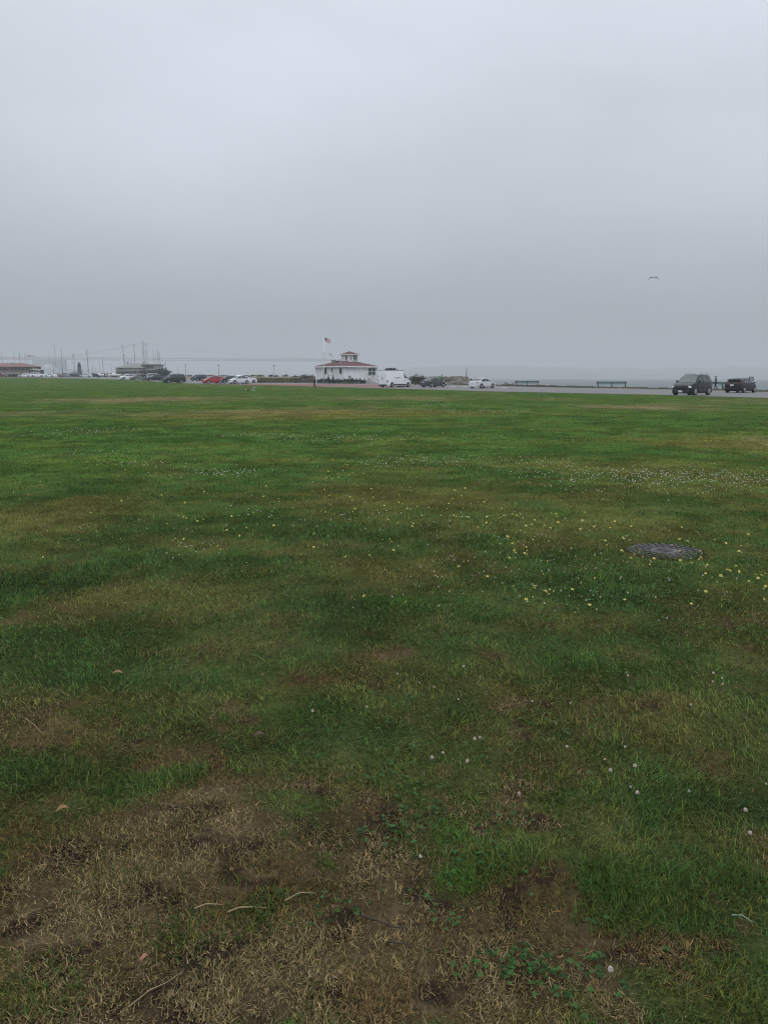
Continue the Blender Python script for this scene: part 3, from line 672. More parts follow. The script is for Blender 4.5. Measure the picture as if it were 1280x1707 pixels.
def window(face, t0, t1, z0, z1, root, panes=(1, 1), glass=m_glass, hh=h_):
    """face 'R' = right-hand face (local -y), 'L' = left-hand face (local -x); t measured from the front corner"""
    f = MB(); g = MB(); fr = .09; c_, w_ = (t0 + t1) / 2, t1 - t0; zc, hz = (z0 + z1) / 2, z1 - z0
    def bx(bb, t, z, wt, hz_, pro, th):
        if face == 'R': bb.box((-hh + t, -hh - pro, z), (wt, th, hz_))
        else: bb.box((-hh - pro, -hh + t, z), (th, wt, hz_))
    bx(g, c_, zc, w_ - .02, hz - .02, .02, .03)
    for s in (-1, 1): bx(f, c_ + s * w_ / 2, zc, fr, hz + fr, .04, .09); bx(f, c_, zc + s * hz / 2, w_ + fr, fr, .045, .095)
    for i in range(1, panes[0]): bx(f, t0 + w_ * i / panes[0], zc, .08, hz, .04, .07)
    for i in range(1, panes[1]): bx(f, c_, z0 + hz * i / panes[1], w_, .06, .04, .065)
    fo = f.build('window', m_trim, root); g.build('pane', glass, fo)
k_ = 2 * h_ / 50.5
window('L', (577.5 - 547) * k_, (577.5 - 541.2) * k_, Z(623.6), Z(613), root)
window('L', (577.5 - 557.3) * k_, (577.5 - 554.8) * k_, Z(621), Z(613), root, (1, 2))
window('L', (577.5 - 573) * k_, (577.5 - 568.3) * k_, Z(623.5), Z(612.5), root)
window('R', (614 - 577.5) * k_, (625.4 - 577.5) * k_, Z(625.6), Z(612.8), root, (2, 2))
b = MB(); b.box((-h_ + (584.5 - 577.5) * k_, -h_ - .1, (Z(626.5) + Z(630.5)) / 2), (.5, .2, .52)); b.build('meter_box', m_grey, root, bevel=.02)
for f_, t_ in (('L', .55), ('R', (622 - 577.5) * k_)):
    p = (-h_ - .14, -h_ + t_, Z(612.3)) if f_ == 'L' else (-h_ + t_, -h_ - .14, Z(612.8))
    MB().blob(p, (.26, .26, .3), 10).build('wall_lamp', m_trim, root, smooth=True)
# lookout tower in the roof's middle
hh = 1.2; cx0, cy0 = .5, -.45
lk = MB(); lk.box((cx0, cy0, (za - .4 + Z(590.3)) / 2), (2 * hh, 2 * hh, Z(590.3) - za + .4)); lkw = lk.build('lookout_tower', m_wall, root)
def lwin(face, t0, t1, z0, z1, glass, panes=(1, 1)):
    o_ = window(face, t0, t1, z0, z1, lkw, panes, glass, hh)
for ch_ in []: pass
pre = set(lkw.children)
lwin('L', .55, 1.05, Z(601), Z(591.4), m_glass); lwin('R', .22, .55, Z(600), Z(594), m_glass); lwin('R', .95, 2.15, Z(601), Z(591.2), m_gglass)
for w_ in lkw.children: w_.location = (cx0, cy0, 0)
b = MB(); o2 = hh + .42; zt = Z(590.2); q = [(-o2, -o2), (o2, -o2), (o2, o2), (-o2, o2)]
for i in range(4):
    a, c = q[i], q[(i + 1) % 4]; b.poly([(cx0 + a[0], cy0 + a[1], zt), (cx0 + c[0], cy0 + c[1], zt), (cx0, cy0, Z(584.5))])
b.poly([(cx0 + a, cy0 + c, zt) for a, c in q[::-1]]); b.build('tower_roof', m_roof, lkw)
b = MB()
for i in range(4):
    a, c = q[i], q[(i + 1) % 4]; dx_ = abs(c[0] - a[0]); dy_ = abs(c[1] - a[1]); b.box((cx0 + (a[0] + c[0]) / 2 * 1.01, cy0 + (a[1] + c[1]) / 2 * 1.01, zt - .05), (dx_ or .04, dy_ or .04, .12))
b.build('tower_fascia', m_trim, lkw)
b = MB(); p = Vector((cx0 + .9, cy0 - .5, 0)); b.tube([(p.x, p.y, zt), (p.x, p.y, Z(580))], .05, 6); b.box((p.x, p.y, Z(580)), (.5, .05, .06), Matrix.Rotation(R(-45), 3, 'Z')); b.box((p.x, p.y, Z(585)), (.22, .22, .5)); b.build('antenna', m_trim, roof)
b = MB(); b.box((-2.7, .9, Z(603.2)), (.5, .5, .75)); b.box((-2.7, .9, Z(600) + .02), (.62, .62, .06)); b.build('roof_vent', m_grey, roof)
MB().tube([(-2.1, -.6, Z(607)), (-2.1, -.6, Z(602.6))], .1, 8).build('vent_pipe', m_trim, roof, smooth=True)
b = MB(); b.box((-1.2, 1.2, Z(601.6)), (1.3, 1.3, .22)); b.build('roof_hatch', m_dark, roof)
# steps with railings at the right face
b = MB(); xs0 = (617 - 577.5) * k_ - h_
for i in range(6): b.box((xs0, -h_ - .5 - .28 * i, (1.0 - .17 * i) / 2), (1.5, .28, 1.0 - .17 * i))
b.box((xs0, -h_ - .2, .5), (1.5, .4, 1.01)); b.build('steps', m_wp, root)
for sx in (-.72, .72):
    b = MB(); z1 = 1.95
    b.tube([(xs0 + sx, -h_ - .1, z1), (xs0 + sx, -h_ - .6, z1), (xs0 + sx, -h_ - 2.1, 1.0)], .035, 6)
    for yy, zz, zb in ((-.1, z1, 1.0), (-.6, z1, 1.0), (-1.35, 1.48, .5), (-2.1, 1.0, .05)): b.tube([(xs0 + sx, -h_ + yy, zb), (xs0 + sx, -h_ + yy, zz)], .03, 6)
    b.build('railing', m_grey, root)
b = MB(); b.tube([(xs0 - 2.3, -h_ - .9, .1), (xs0 - 2.3, -h_ - .9, 1.9), (xs0 - .9, -h_ - .9, 1.9), (xs0 - .9, -h_ - .9, .9)], .035, 6); b.build('railing', m_grey, root)
# flag mast
m_fr = mat('flag_red', (.42, .03, .04), .8); m_fw = mat('flag_white', (.75, .75, .75), .8, .04); m_fb = mat('flag_blue', (.02, .03, .12), .8)
Yf = 160.; root = tag(empty('flag_mast', at(540.6, Yf)), 'white flag mast with yardarm beside the clubhouse', 'flag mast'); g0 = gz(Yf)
zz = lambda v: zof(v, Yf) - g0
MB().tube([(0, 0, -.1), (0, 0, zz(584)), (0, 0, zz(562))], [.11, .09, .04], 8).build('pole', m_trim, root, smooth=True)
MB().tube([(-.85, 0, zz(584)), (.85, 0, zz(584))], .04, 6).build('yardarm', m_trim, root)
b = MB(); b.tube([(-.85, 0, zz(584)), (-.1, 0, zz(600))], .012, 4); b.tube([(.85, 0, zz(584)), (.1, 0, zz(600))], .012, 4); b.build('guy_line', m_grey, root)
MB().blob((0, 0, zz(561.6)), (.16, .16, .16), 8).build('finial', m_trim, root, smooth=True)
def flag(name, label, loc, wd, ht, droop, matf, mats, phase=0, nx=20, ny=13, parts=None):
    b = MB(); P = lambda s, t_: Vector((wd * s, .10 * math.sin(s * 7 + phase) * s ** .5, -ht * t_ - droop * s ** 1.3 + .03 * math.sin(s * 9 + phase)))
    for i in range(nx):
        for j in range(ny):
            b.mi = matf(i / nx, j); b.poly([P(i / nx, j / ny), P((i + 1) / nx, j / ny), P((i + 1) / nx, (j + 1) / ny), P(i / nx, (j + 1) / ny)])
    bmesh.ops.remove_doubles(b.bm, verts=b.bm.verts, dist=.0005)
    o_ = b.build(name, mats, smooth=True, loc=loc); s = o_.modifiers.new('s', 'SOLIDIFY'); s.thickness = .006; tag(o_, label, 'flag'); return o_, P
fl, Pf = flag('national_flag', 'striped flag with blue canton flying at the top of the flag mast', at(540.6, Yf, g0 + zz(563)) + Vector((.06, 0, 0)), 1.15, .75, .35, lambda s, j: 2 if (s < .4 and j < 7) else j % 2, [m_fr, m_fw, m_fb], 1.)
b = MB()
for r_ in range(9):
    for c_ in range(6 if r_ % 2 == 0 else 5):
        p = Pf((.033 + .066 * c_ + (0 if r_ % 2 == 0 else .033)) , (r_ + .7) / 17.5); b.box(p + Vector((0, 0, 0)), (.02, .03, .02))
b.build('stars', m_fw, fl)
def bearf(s, j): return 1 if j >= 11 else (2 if (.38 < s < .66 and 4 <= j <= 6) else 0)
flag('state_flag', 'white flag with dark emblem and red bottom band hanging from the yardarm', at(547, Yf, g0 + zz(586)) + Vector((0, 0, 0)), .95, .55, .5, bearf, [m_fw, m_fr, mat('flag_brown', (.08, .05, .04), .8)], 2.)
flag('signal_flag', 'small white burgee hanging left of the pole below the yardarm', at(537.4, Yf, g0 + zz(585.5)), .45, .45, .15, lambda s, j: 0, [m_fw], .5, 8, 6)

# far clubhouses, lighthouse
m_bw = mat('beige_wall', (.33, .32, .29), .9, .1, .6); m_groof = mat('grey_shingle', (.22, .22, .21), .9, .15, 1.); m_tile = mat('red_tile_roof', (.20, .095, .085), .9, .15, 1.)
Y0 = 338.; root = tag(empty('yacht_clubhouse', at(228, Y0)), 'large beige two storey clubhouse with grey roof behind the parked cars', 'clubhouse'); g0 = gz(Y0)
ux = lambda u: (u - 228) * Y0 / 1354; zz = lambda v: zof(v, Y0) - g0
def bxx(b, u0, u1, v0, v1, y0, y1): b.box(((ux(u0) + ux(u1)) / 2, (y0 + y1) / 2, (zz(v0) + zz(v1)) / 2), (ux(u1) - ux(u0), y1 - y0, zz(v1) - zz(v0)))
b = MB(); bxx(b, 194, 236, 631, 612.5, 0, 12); bxx(b, 236, 260, 631, 608.5, 1, 12); b.build('wall', m_bw, root)
b = MB()
e0, e1 = zz(613), zz(605.5); xl, xm, xr = ux(192.5), ux(213), ux(243)
b.poly([(xl, -.8, e0), (xr, -.8, e0), (xr, 5, e1), (xm, 5, e1)]); b.poly([(xl, -.8, e0), (xm, 5, e1), (xl, 13, e0)]); b.poly([(xl, 13, e0), (xm, 5, e1), (xr, 5, e1), (xr, 13, e0)]); b.poly([(xr, -.8, e0), (xr, 13, e0), (xr, 5, e1)])
b.poly([(xl, -.8, e0), (xl, 13, e0), (xr, 13, e0), (xr, -.8, e0)]); b.build('roof', m_groof, root)
b = MB(); bxx(b, 235.5, 262, 608.4, 607.0, 0, 13); b.build('flat_roof', m_groof, root)
for (u0, u1, v0, v1, yy) in ((200, 206.5, 616, 613.6, -.05), (198, 221, 622.6, 620.6, -.05), (223, 228, 621, 618, -.05), (238.5, 243, 614.5, 610, .95), (244, 248, 614.5, 610, .95), (249, 251.5, 614.5, 610, .95), (252.5, 255.5, 614.5, 610, .95), (232, 244, 622, 618.5, -.05), (246, 254, 622.5, 619, .95)):
    b = MB(); bxx(b, u0, u1, v0, v1, yy, yy + .1); f = b.build('window', m_glass, root)
b = MB(); bxx(b, 194, 235, 618.6, 618.0, -1.2, -.02); bxx(b, 236.2, 259, 617, 616.2, -.6, .98); b.build('balcony', m_bw, root)
b = MB(); bxx(b, 208, 210, 606.5, 602.5, 4, 5); bxx(b, 232, 234.5, 607, 603.5, 6, 7); b.build('chimney', m_grey, root)
Y0 = 344.; root = tag(empty('tile_roof_clubhouse', at(20, Y0)), 'long low clubhouse with faded red tile roof at the left edge', 'clubhouse'); g0 = gz(Y0)
ux = lambda u: (u - 20) * Y0 / 1354; zz = lambda v: zof(v, Y0) - g0
b = MB(); bxx(b, -60, 50, 631, 611.2, 0, 12); b.build('wall', mat('brown_wall', (.20, .13, .11), .9, .1, .6), root)
b = MB(); e0, e1 = zz(611.4), zz(604.8); xl, xm, xm2, xr = ux(-75), ux(-50), ux(30), ux(56)
b.poly([(xl, -1, e0), (xr, -1, e0), (xm2, 6, e1), (xm, 6, e1)]); b.poly([(xl, 13, e0), (xm, 6, e1), (xm2, 6, e1), (xr, 13, e0)]); b.poly([(xl, -1, e0), (xm, 6, e1), (xl, 13, e0)]); b.poly([(xr, -1, e0), (xr, 13, e0), (xm2, 6, e1)]); b.poly([(xl, -1, e0), (xl, 13, e0), (xr, 13, e0), (xr, -1, e0)])
b.build('roof', m_tile, root)
for k in range(5):
    b = MB(); bxx(b, 19 + k * 6.2, 24 + k * 6.2, 617.5, 612.6, -.06, .05); b.build('window', m_glass, root)
b = MB(); bxx(b, -4, 16, 617, 614.4, -.06, .05); b.build('window', m_glass, root)
b = MB(); bxx(b, 19, 20.8, 609.5, 604.2, 1.5, 2.5); b.build('dormer', m_bw, root)
b = MB(); bxx(b, 50.2, 57, 611.9, 611.1, 0, 5); b.build('porch_roof', m_dark, root)
b = MB(); b.tube([(ux(56.5), .3, 0), (ux(56.5), .3, zz(611.9))], .08, 6); b.build('porch_post', m_trim, root)
# low building beside
Y0 = 343.; root = tag(empty('boathouse', at(62, Y0)), 'small dark roofed shed right of the red roofed clubhouse', 'shed'); g0 = gz(Y0)
ux = lambda u: (u - 62) * Y0 / 1354; zz = lambda v: zof(v, Y0) - g0
b = MB(); bxx(b, 52, 66, 631, 617, 0, 5); b.build('wall', m_dark, root); b = MB(); xl, xr = ux(51), ux(68)
b.poly([(xl, -.5, zz(616)), (xr, -.5, zz(618)), (xr, 2.5, zz(616)), (xl, 2.5, zz(613))]); b.poly([(xl, 5.5, zz(616)), (xr, 5.5, zz(618)), (xr, 2.5, zz(616)), (xl, 2.5, zz(613))]); b.build('roof', m_groof, root)
m_ls = mat('dark_tower_stone', (.10, .10, .10), .95, .3, .8)
Y0 = 346.; root = tag(empty('lighthouse', at(133.8, Y0)), 'small dark stone lighthouse with a pointed lantern among the masts', 'lighthouse'); g0 = gz(Y0); zz = lambda v: zof(v, Y0) - g0
MB().tube([(0, 0, -.2), (0, 0, zz(611))], [1.05, .72], 10).build('tower', m_ls, root)
MB().tube([(0, 0, zz(611)), (0, 0, zz(609.6))], [.78, 1.0], 10).build('gallery', m_ls, root)
MB().tube([(0, 0, zz(609.6)), (0, 0, zz(606.5))], [.62, .58], 8).build('lantern', m_glass, root)
MB().tube([(0, 0, zz(606.5)), (0, 0, zz(604.5)), (0, 0, zz(602.6))], [.75, .3, .06], 8).build('cap', m_ls, root)

# ------------------------------------------------------------------ plants and banks
def leaf_cloud(c, d, n, size, m, name, parent=None, loc=None, low=True):
    """many leaf-size faces through a lumpy crown"""
    c = np.array(c); u = rng.normal(size=(n, 3)); u /= np.linalg.norm(u, axis=1)[:, None]
    rad = rng.random(n) ** .45
    lump = 1 + .28 * np.sin(u[:, 0] * 5 + c[0]) * np.cos(u[:, 1] * 4 + c[1]) + .18 * np.sin(u[:, 2] * 7)
    P_ = u * rad[:, None] * lump[:, None] * np.array(d) / 2 + c
    if low: P_[:, 2] = np.maximum(P_[:, 2], .02)
    a = rng.normal(size=(n, 3)); a /= np.linalg.norm(a, axis=1)[:, None]; b_ = np.cross(a, rng.normal(size=(n, 3))); b_ /= np.linalg.norm(b_, axis=1)[:, None]
    s = size * (.6 + .8 * rng.random(n))[:, None]
    co = np.stack([P_ - a * s, P_ + b_ * s * .5, P_ + a * s, P_ - b_ * s * .5], 1).reshape(-1, 3)
    me = bpy.data.meshes.new(name); me.vertices.add(len(co)); me.vertices.foreach_set('co', co.astype(np.float32).ravel()); me.loops.add(len(co)); me.loops.foreach_set('vertex_index', np.arange(len(co), dtype=np.int32))
    me.polygons.add(n); me.polygons.foreach_set('loop_start', np.arange(0, len(co), 4, dtype=np.int32)); me.polygons.foreach_set('loop_total', np.full(n, 4, np.int32)); me.update()
    me.materials.append(m); q = bpy.data.objects.new(name, me); COL.objects.link(q)
    if parent: q.parent = parent
    if loc is not None: q.location = loc
    return q
m_fol = mat('dark_foliage', (.030, .048, .026), .8, .35, 1.5, spec=.2); m_fol2 = mat('olive_foliage', (.055, .068, .032), .8, .35, 1.5, spec=.2); m_bark = mat('bark', (.08, .06, .045), .9, .3, 4)
def bush(u, Y, wd, ht, label, m=m_fol, name='shrub', z=None, group=None, n=700, size=.11, dp=None, cat='shrub'):
    p = at(u, Y, z); root = tag(empty(name, p), label, cat, group)
    MB().tube([(0, 0, -.1), (.03, 0, ht * .35), (.1, .05, ht * .6)], [.07 * ht, .05 * ht, .02 * ht], 6).build('stem' if cat == 'shrub' else 'trunk', m_bark, root)
    leaf_cloud((0, 0, ht * .55), (wd, dp or wd, ht * .95), n, size, m, 'foliage' if cat == 'shrub' else 'crown', root); return root
root = bush(270, 330, 8.2, 3.4, 'wide flat topped dark evergreen tree right of the beige clubhouse', name='evergreen_tree', n=5000, size=.22, cat='tree', dp=5)
# hedge strip along the white clubhouse
def hedge(u0, v0, u1, v1, ht, label, n, Y0, Y1):
    p, q = at(u0, Y0), at(u1, Y1); c_ = (p + q) / 2; d = q - p; root = tag(empty('hedge', c_, math.atan2(d.y, d.x)), label, 'hedge')
    L_ = math.hypot(d.x, d.y); k = max(3, int(L_ / .8))
    me_all = []
    for i in range(k):
        t_ = (i + .5) / k - .5; hh_ = ht * (.75 + .45 * random.random())
        me_all.append(leaf_cloud((t_ * L_, 0, hh_ * .45), (1.15, .9, hh_), n // k, .07, m_fol, 'foliage'))
    bm = bmesh.new()
    for o_ in me_all: bm.from_mesh(o_.data); bpy.data.objects.remove(o_)
    me = bpy.data.meshes.new('foliage'); bm.to_mesh(me); bm.free(); me.materials.append(m_fol); o_ = bpy.data.objects.new('foliage', me); COL.objects.link(o_); o_.parent = root
hedge(529, 640, 577, 640, 1.05, 'low dark hedge along the left front of the white clubhouse', 6000, 161.5, 156.5)
hedge(577, 640, 610, 640, 1.0, 'low dark hedge running from the clubhouse corner to its steps', 4500, 156.3, 158.5)
# dry embankment behind the parking, and its top shrubs
m_emb = mat('dry_scrub_bank', (.20, .185, .13), .95, .42, .9, bump=.6)
ek = [(300, 250, 1.92), (330, 235, 1.95), (380, 222, 2.0), (425, 205, 1.95), (440, 190, 1.85), (470, 184, 1.88), (500, 180, 1.75), (530, 178, 1.7), (560, 176, 1.5)]
b = MB(); rows = [[], [], [], [], []]
for u, Y, zt in ek:
    for i in range(3):
        uu = u + i * 10
        if uu > 560 or (uu >= 330 and u == 300): continue
        YY = float(np.interp(uu, [e[0] for e in ek], [e[1] for e in ek])); zt_ = float(np.interp(uu, [e[0] for e in ek], [e[2] for e in ek]))
        j = random.random() * .12
        for r_, (dy, f_) in enumerate(((0, 0), (2.5, .45), (5, .85), (7.5, 1), (14, -1.5))):
            g_z = gz(YY); rows[r_].append(at(uu, YY + dy, g_z - .05 + (zt_ + j - g_z) * f_ if f_ > 0 else (g_z - .06 if f_ == 0 else -1.5)))
# drop duplicates in x
def uniq(rows):
    keep = []; last = -1e9
    for i, p in enumerate(rows[0]):
        if p.x > last + .3: keep.append(i); last = p.x
    return [[r[i] for i in keep] for r in rows]
b.grid(uniq(rows)); tag(b.build('embankment', m_emb, smooth=True), kind='structure')
for i, (u, Y, wd, ht, zt, m_) in enumerate(((452, 194, 1.6, .7, 1.5, m_fol), (461, 192, 1.2, .6, 1.5, m_fol), (476, 190, 1.7, .6, 1.55, m_fol2), (492, 187, 1.3, .6, 1.4, m_fol), (434, 200, 2.4, .6, 1.65, m_fol2), (420, 212, 3, .5, 1.75, m_fol), (400, 222, 3.4, .5, 1.75, m_fol), (375, 229, 3.6, .5, 1.75, m_fol), (352, 234, 3, .6, 1.75, m_fol), (332, 239, 2.6, .6, 1.75, m_fol), (316, 246, 2.6, .9, 1.6, m_fol))):
    bush(u, Y, wd, ht, 'low dark shrub on top of the dry embankment', m_, z=zt, group='shrubs along the top of the embankment', n=260, size=.1)
bush(508, 183, 3.0, 1.5, 'rounded grey green bush just left of the white clubhouse', m_fol2, z=.7, n=1500, size=.09)
bush(519, 184, 2.4, 1.4, 'darker bush squeezed between the rounded bush and the clubhouse wall', m_fol, z=.7, n=1200, size=.09)
bush(692, 146, 2.6, 1.7, 'grey green bush between the white van and the dark sedan', m_fol2, n=1800, size=.09)
bush(701, 150, 2.2, 1.5, 'low scrub bush directly behind the rear of the dark sedan', m_fol, n=1400, size=.09)
# scrub strip in front of the embankment
N = 9000; uu = 428 + rng.random(N) * 100; YY = 168 + rng.random(N) * 16
m_scrub = mat('dry_scrub', (1, 1, 1), .9, .1, 10, attr='Col', spec=.1)
x = (uu - 640) / 1354 * YY; c = np.array((.17, .15, .085))[None, :] * (.35 + 1.1 * rng.random(N))[:, None]; k = rng.random(N) < .35; c[k] = np.array((.05, .055, .03)) * (.6 + rng.random(k.sum()))[:, None]
g = blade_mesh('scrub', x, YY, .25 + .45 * rng.random(N), .06 + .05 * rng.random(N), .1 + .5 * rng.random(N), rng.random(N) * 6.28, rng.normal(0, .4, N), c, m_scrub)
zz_ = np.zeros(len(g.data.vertices) * 3, np.float32); g.data.vertices.foreach_get('co', zz_); zz_ = zz_.reshape(-1, 3); zz_[:, 2] += np.interp(zz_[:, 1], [125, 172, 176, 184, 190], [0, .5, .6, 1.1, 1.5]); g.data.vertices.foreach_set('co', zz_.ravel())
tag(g, 'dry tan and dark scrub covering the embankment slope', 'scrub', kind='stuff')
N = 7000; px, py = [], []
tt = rng.random(N); ax = 29.5 + (5 - 29.5) * tt + rng.random(N) * 2.4; ay = 121 + (158 - 121) * tt + rng.random(N) * 1.6
c = np.array((.09, .095, .04))[None, :] * (.4 + 1.1 * rng.random(N))[:, None]
g = blade_mesh('verge_grass', ax, ay, .08 + .16 * rng.random(N), .03 + .03 * rng.random(N), .1 + .6 * rng.random(N), rng.random(N) * 6.28, rng.normal(0, .4, N), c, m_scrub, z0=.0)
zz_ = np.zeros(len(g.data.vertices) * 3, np.float32); g.data.vertices.foreach_get('co', zz_); zz_ = zz_.reshape(-1, 3); zz_[:, 2] += np.maximum(zz_[:, 1] - 125, 0) * .0108; g.data.vertices.foreach_set('co', zz_.ravel())
tag(g, 'rough short grass on the narrow verge before the water', 'grass', kind='stuff')
# rock mound behind the dark and silver sedans
m_rock = mat('riprap_rock', (.17, .155, .13), .95, .4, 1.1, bump=.6)
b = MB()
for k in range(420):
    u = 697 + 88 * random.random(); q = random.random(); Y = 149 + 9 * q; top = 1.30 if u < 778 else .9
    z = gz(Y) + top * min(1, q * 1.5) * (.85 + .2 * random.random()) - .15; s = .3 + .55 * random.random(); p = at(u, Y, z)
    b.blob(p, (s * 1.3, s, s * .8), 6, Matrix.Rotation(random.random() * 3, 3, 'Z') @ Matrix.Rotation(random.random() - .5, 3, 'X'))
b.poly([at(697, 149, .1), at(783, 149, .1), at(783, 157, 1.1), at(697, 157, 1.35)]); b.poly([at(697, 157, 1.35), at(783, 157, 1.1), at(783, 166, -.5), at(697, 166, -.5)])
tag(b.build('riprap', m_rock), 'mound of brown rocks and scrub behind the dark sedan', 'rocks', kind='stuff')
q = leaf_cloud((0, 0, 0), (10.5, 7, 1.6), 2600, .09, m_fol2, 'rock_scrub', loc=at(740, 154, .75), low=False); tag(q, 'thin scrub growing through the rock mound', 'scrub', kind='stuff')

# ------------------------------------------------------------------ cars
m_tyre = mat('tyre', (.018, .018, .019), .85); m_rim = mat('alloy_rim', (.42, .42, .43), .35, .1, 8, metal=.7); m_black = mat('black_plastic', (.02, .02, .022), .6)
m_lamp = mat('lamp_glass', (.62, .64, .64), .15, .05); m_tail = mat('tail_lamp_red', (.16, .012, .015), .25); m_plate = mat('plate_white', (.62, .62, .62), .5); m_wind = mat('car_glass', (.020, .026, .028), .10, .1, 3, spec=.5, coat=.15)
m_windl = mat('car_glass_painted_sky', (.075, .09, .088), .12, .1, 3, spec=.5, coat=.35)  # base colour lightened to paint in the sky reflected on the windscreen
def paint(name, c): return mat('paint_' + name, c, .38, .05, 3, coat=.25 if max(c) > .1 else .22, spec=.35 if max(c) > .1 else .22)
PR = dict(
    sedan=dict(p=[(0, .30), (.004, .42), (.03, .50), (.12, .575), (.27, .635), (.40, .93), (.48, .99), (.58, 1), (.70, .95), (.84, .72), (.97, .69), (.995, .58), (1, .34)], belt=.645, ws=(.28, .42), rw=(.69, .84), sw=[(.335, .545), (.56, .77)]),
    hatch=dict(p=[(0, .30), (.004, .40), (.03, .48), (.10, .55), (.22, .635), (.38, .92), (.46, .985), (.55, 1), (.72, .965), (.86, .87), (.95, .70), (.985, .62), (1, .45), (1.0, .32)], belt=.64, ws=(.235, .40), rw=(.84, .945), sw=[(.30, .51), (.525, .72), (.735, .83)]),
    suv=dict(p=[(0, .27), (.004, .36), (.02, .47), (.07, .535), (.15, .585), (.25, .635), (.37, .92), (.44, .985), (.60, 1), (.80, .985), (.88, .94), (.94, .85), (.975, .68), (.995, .56), (1, .30)], belt=.64, ws=(.245, .39), rw=(.925, .975), sw=[(.31, .50), (.515, .70), (.72, .915)]),
    boxy=dict(p=[(0, .34), (.004, .50), (.02, .58), (.25, .62), (.33, .93), (.37, .985), (.60, 1), (.93, .99), (.965, .95), (.985, .66), (.998, .56), (1, .32)], belt=.64, ws=(.255, .35), rw=(.96, .985), sw=[(.30, .48), (.495, .68), (.70, .93)]),
    van=dict(p=[(0, .18), (.004, .30), (.03, .37), (.13, .46), (.17, .52), (.27, .80), (.33, .955), (.38, .99), (.60, 1), (.97, .995), (.995, .97), (1, .85), (1, .2)], belt=.56, ws=(.165, .30), rw=None, sw=[(.20, .315)]))
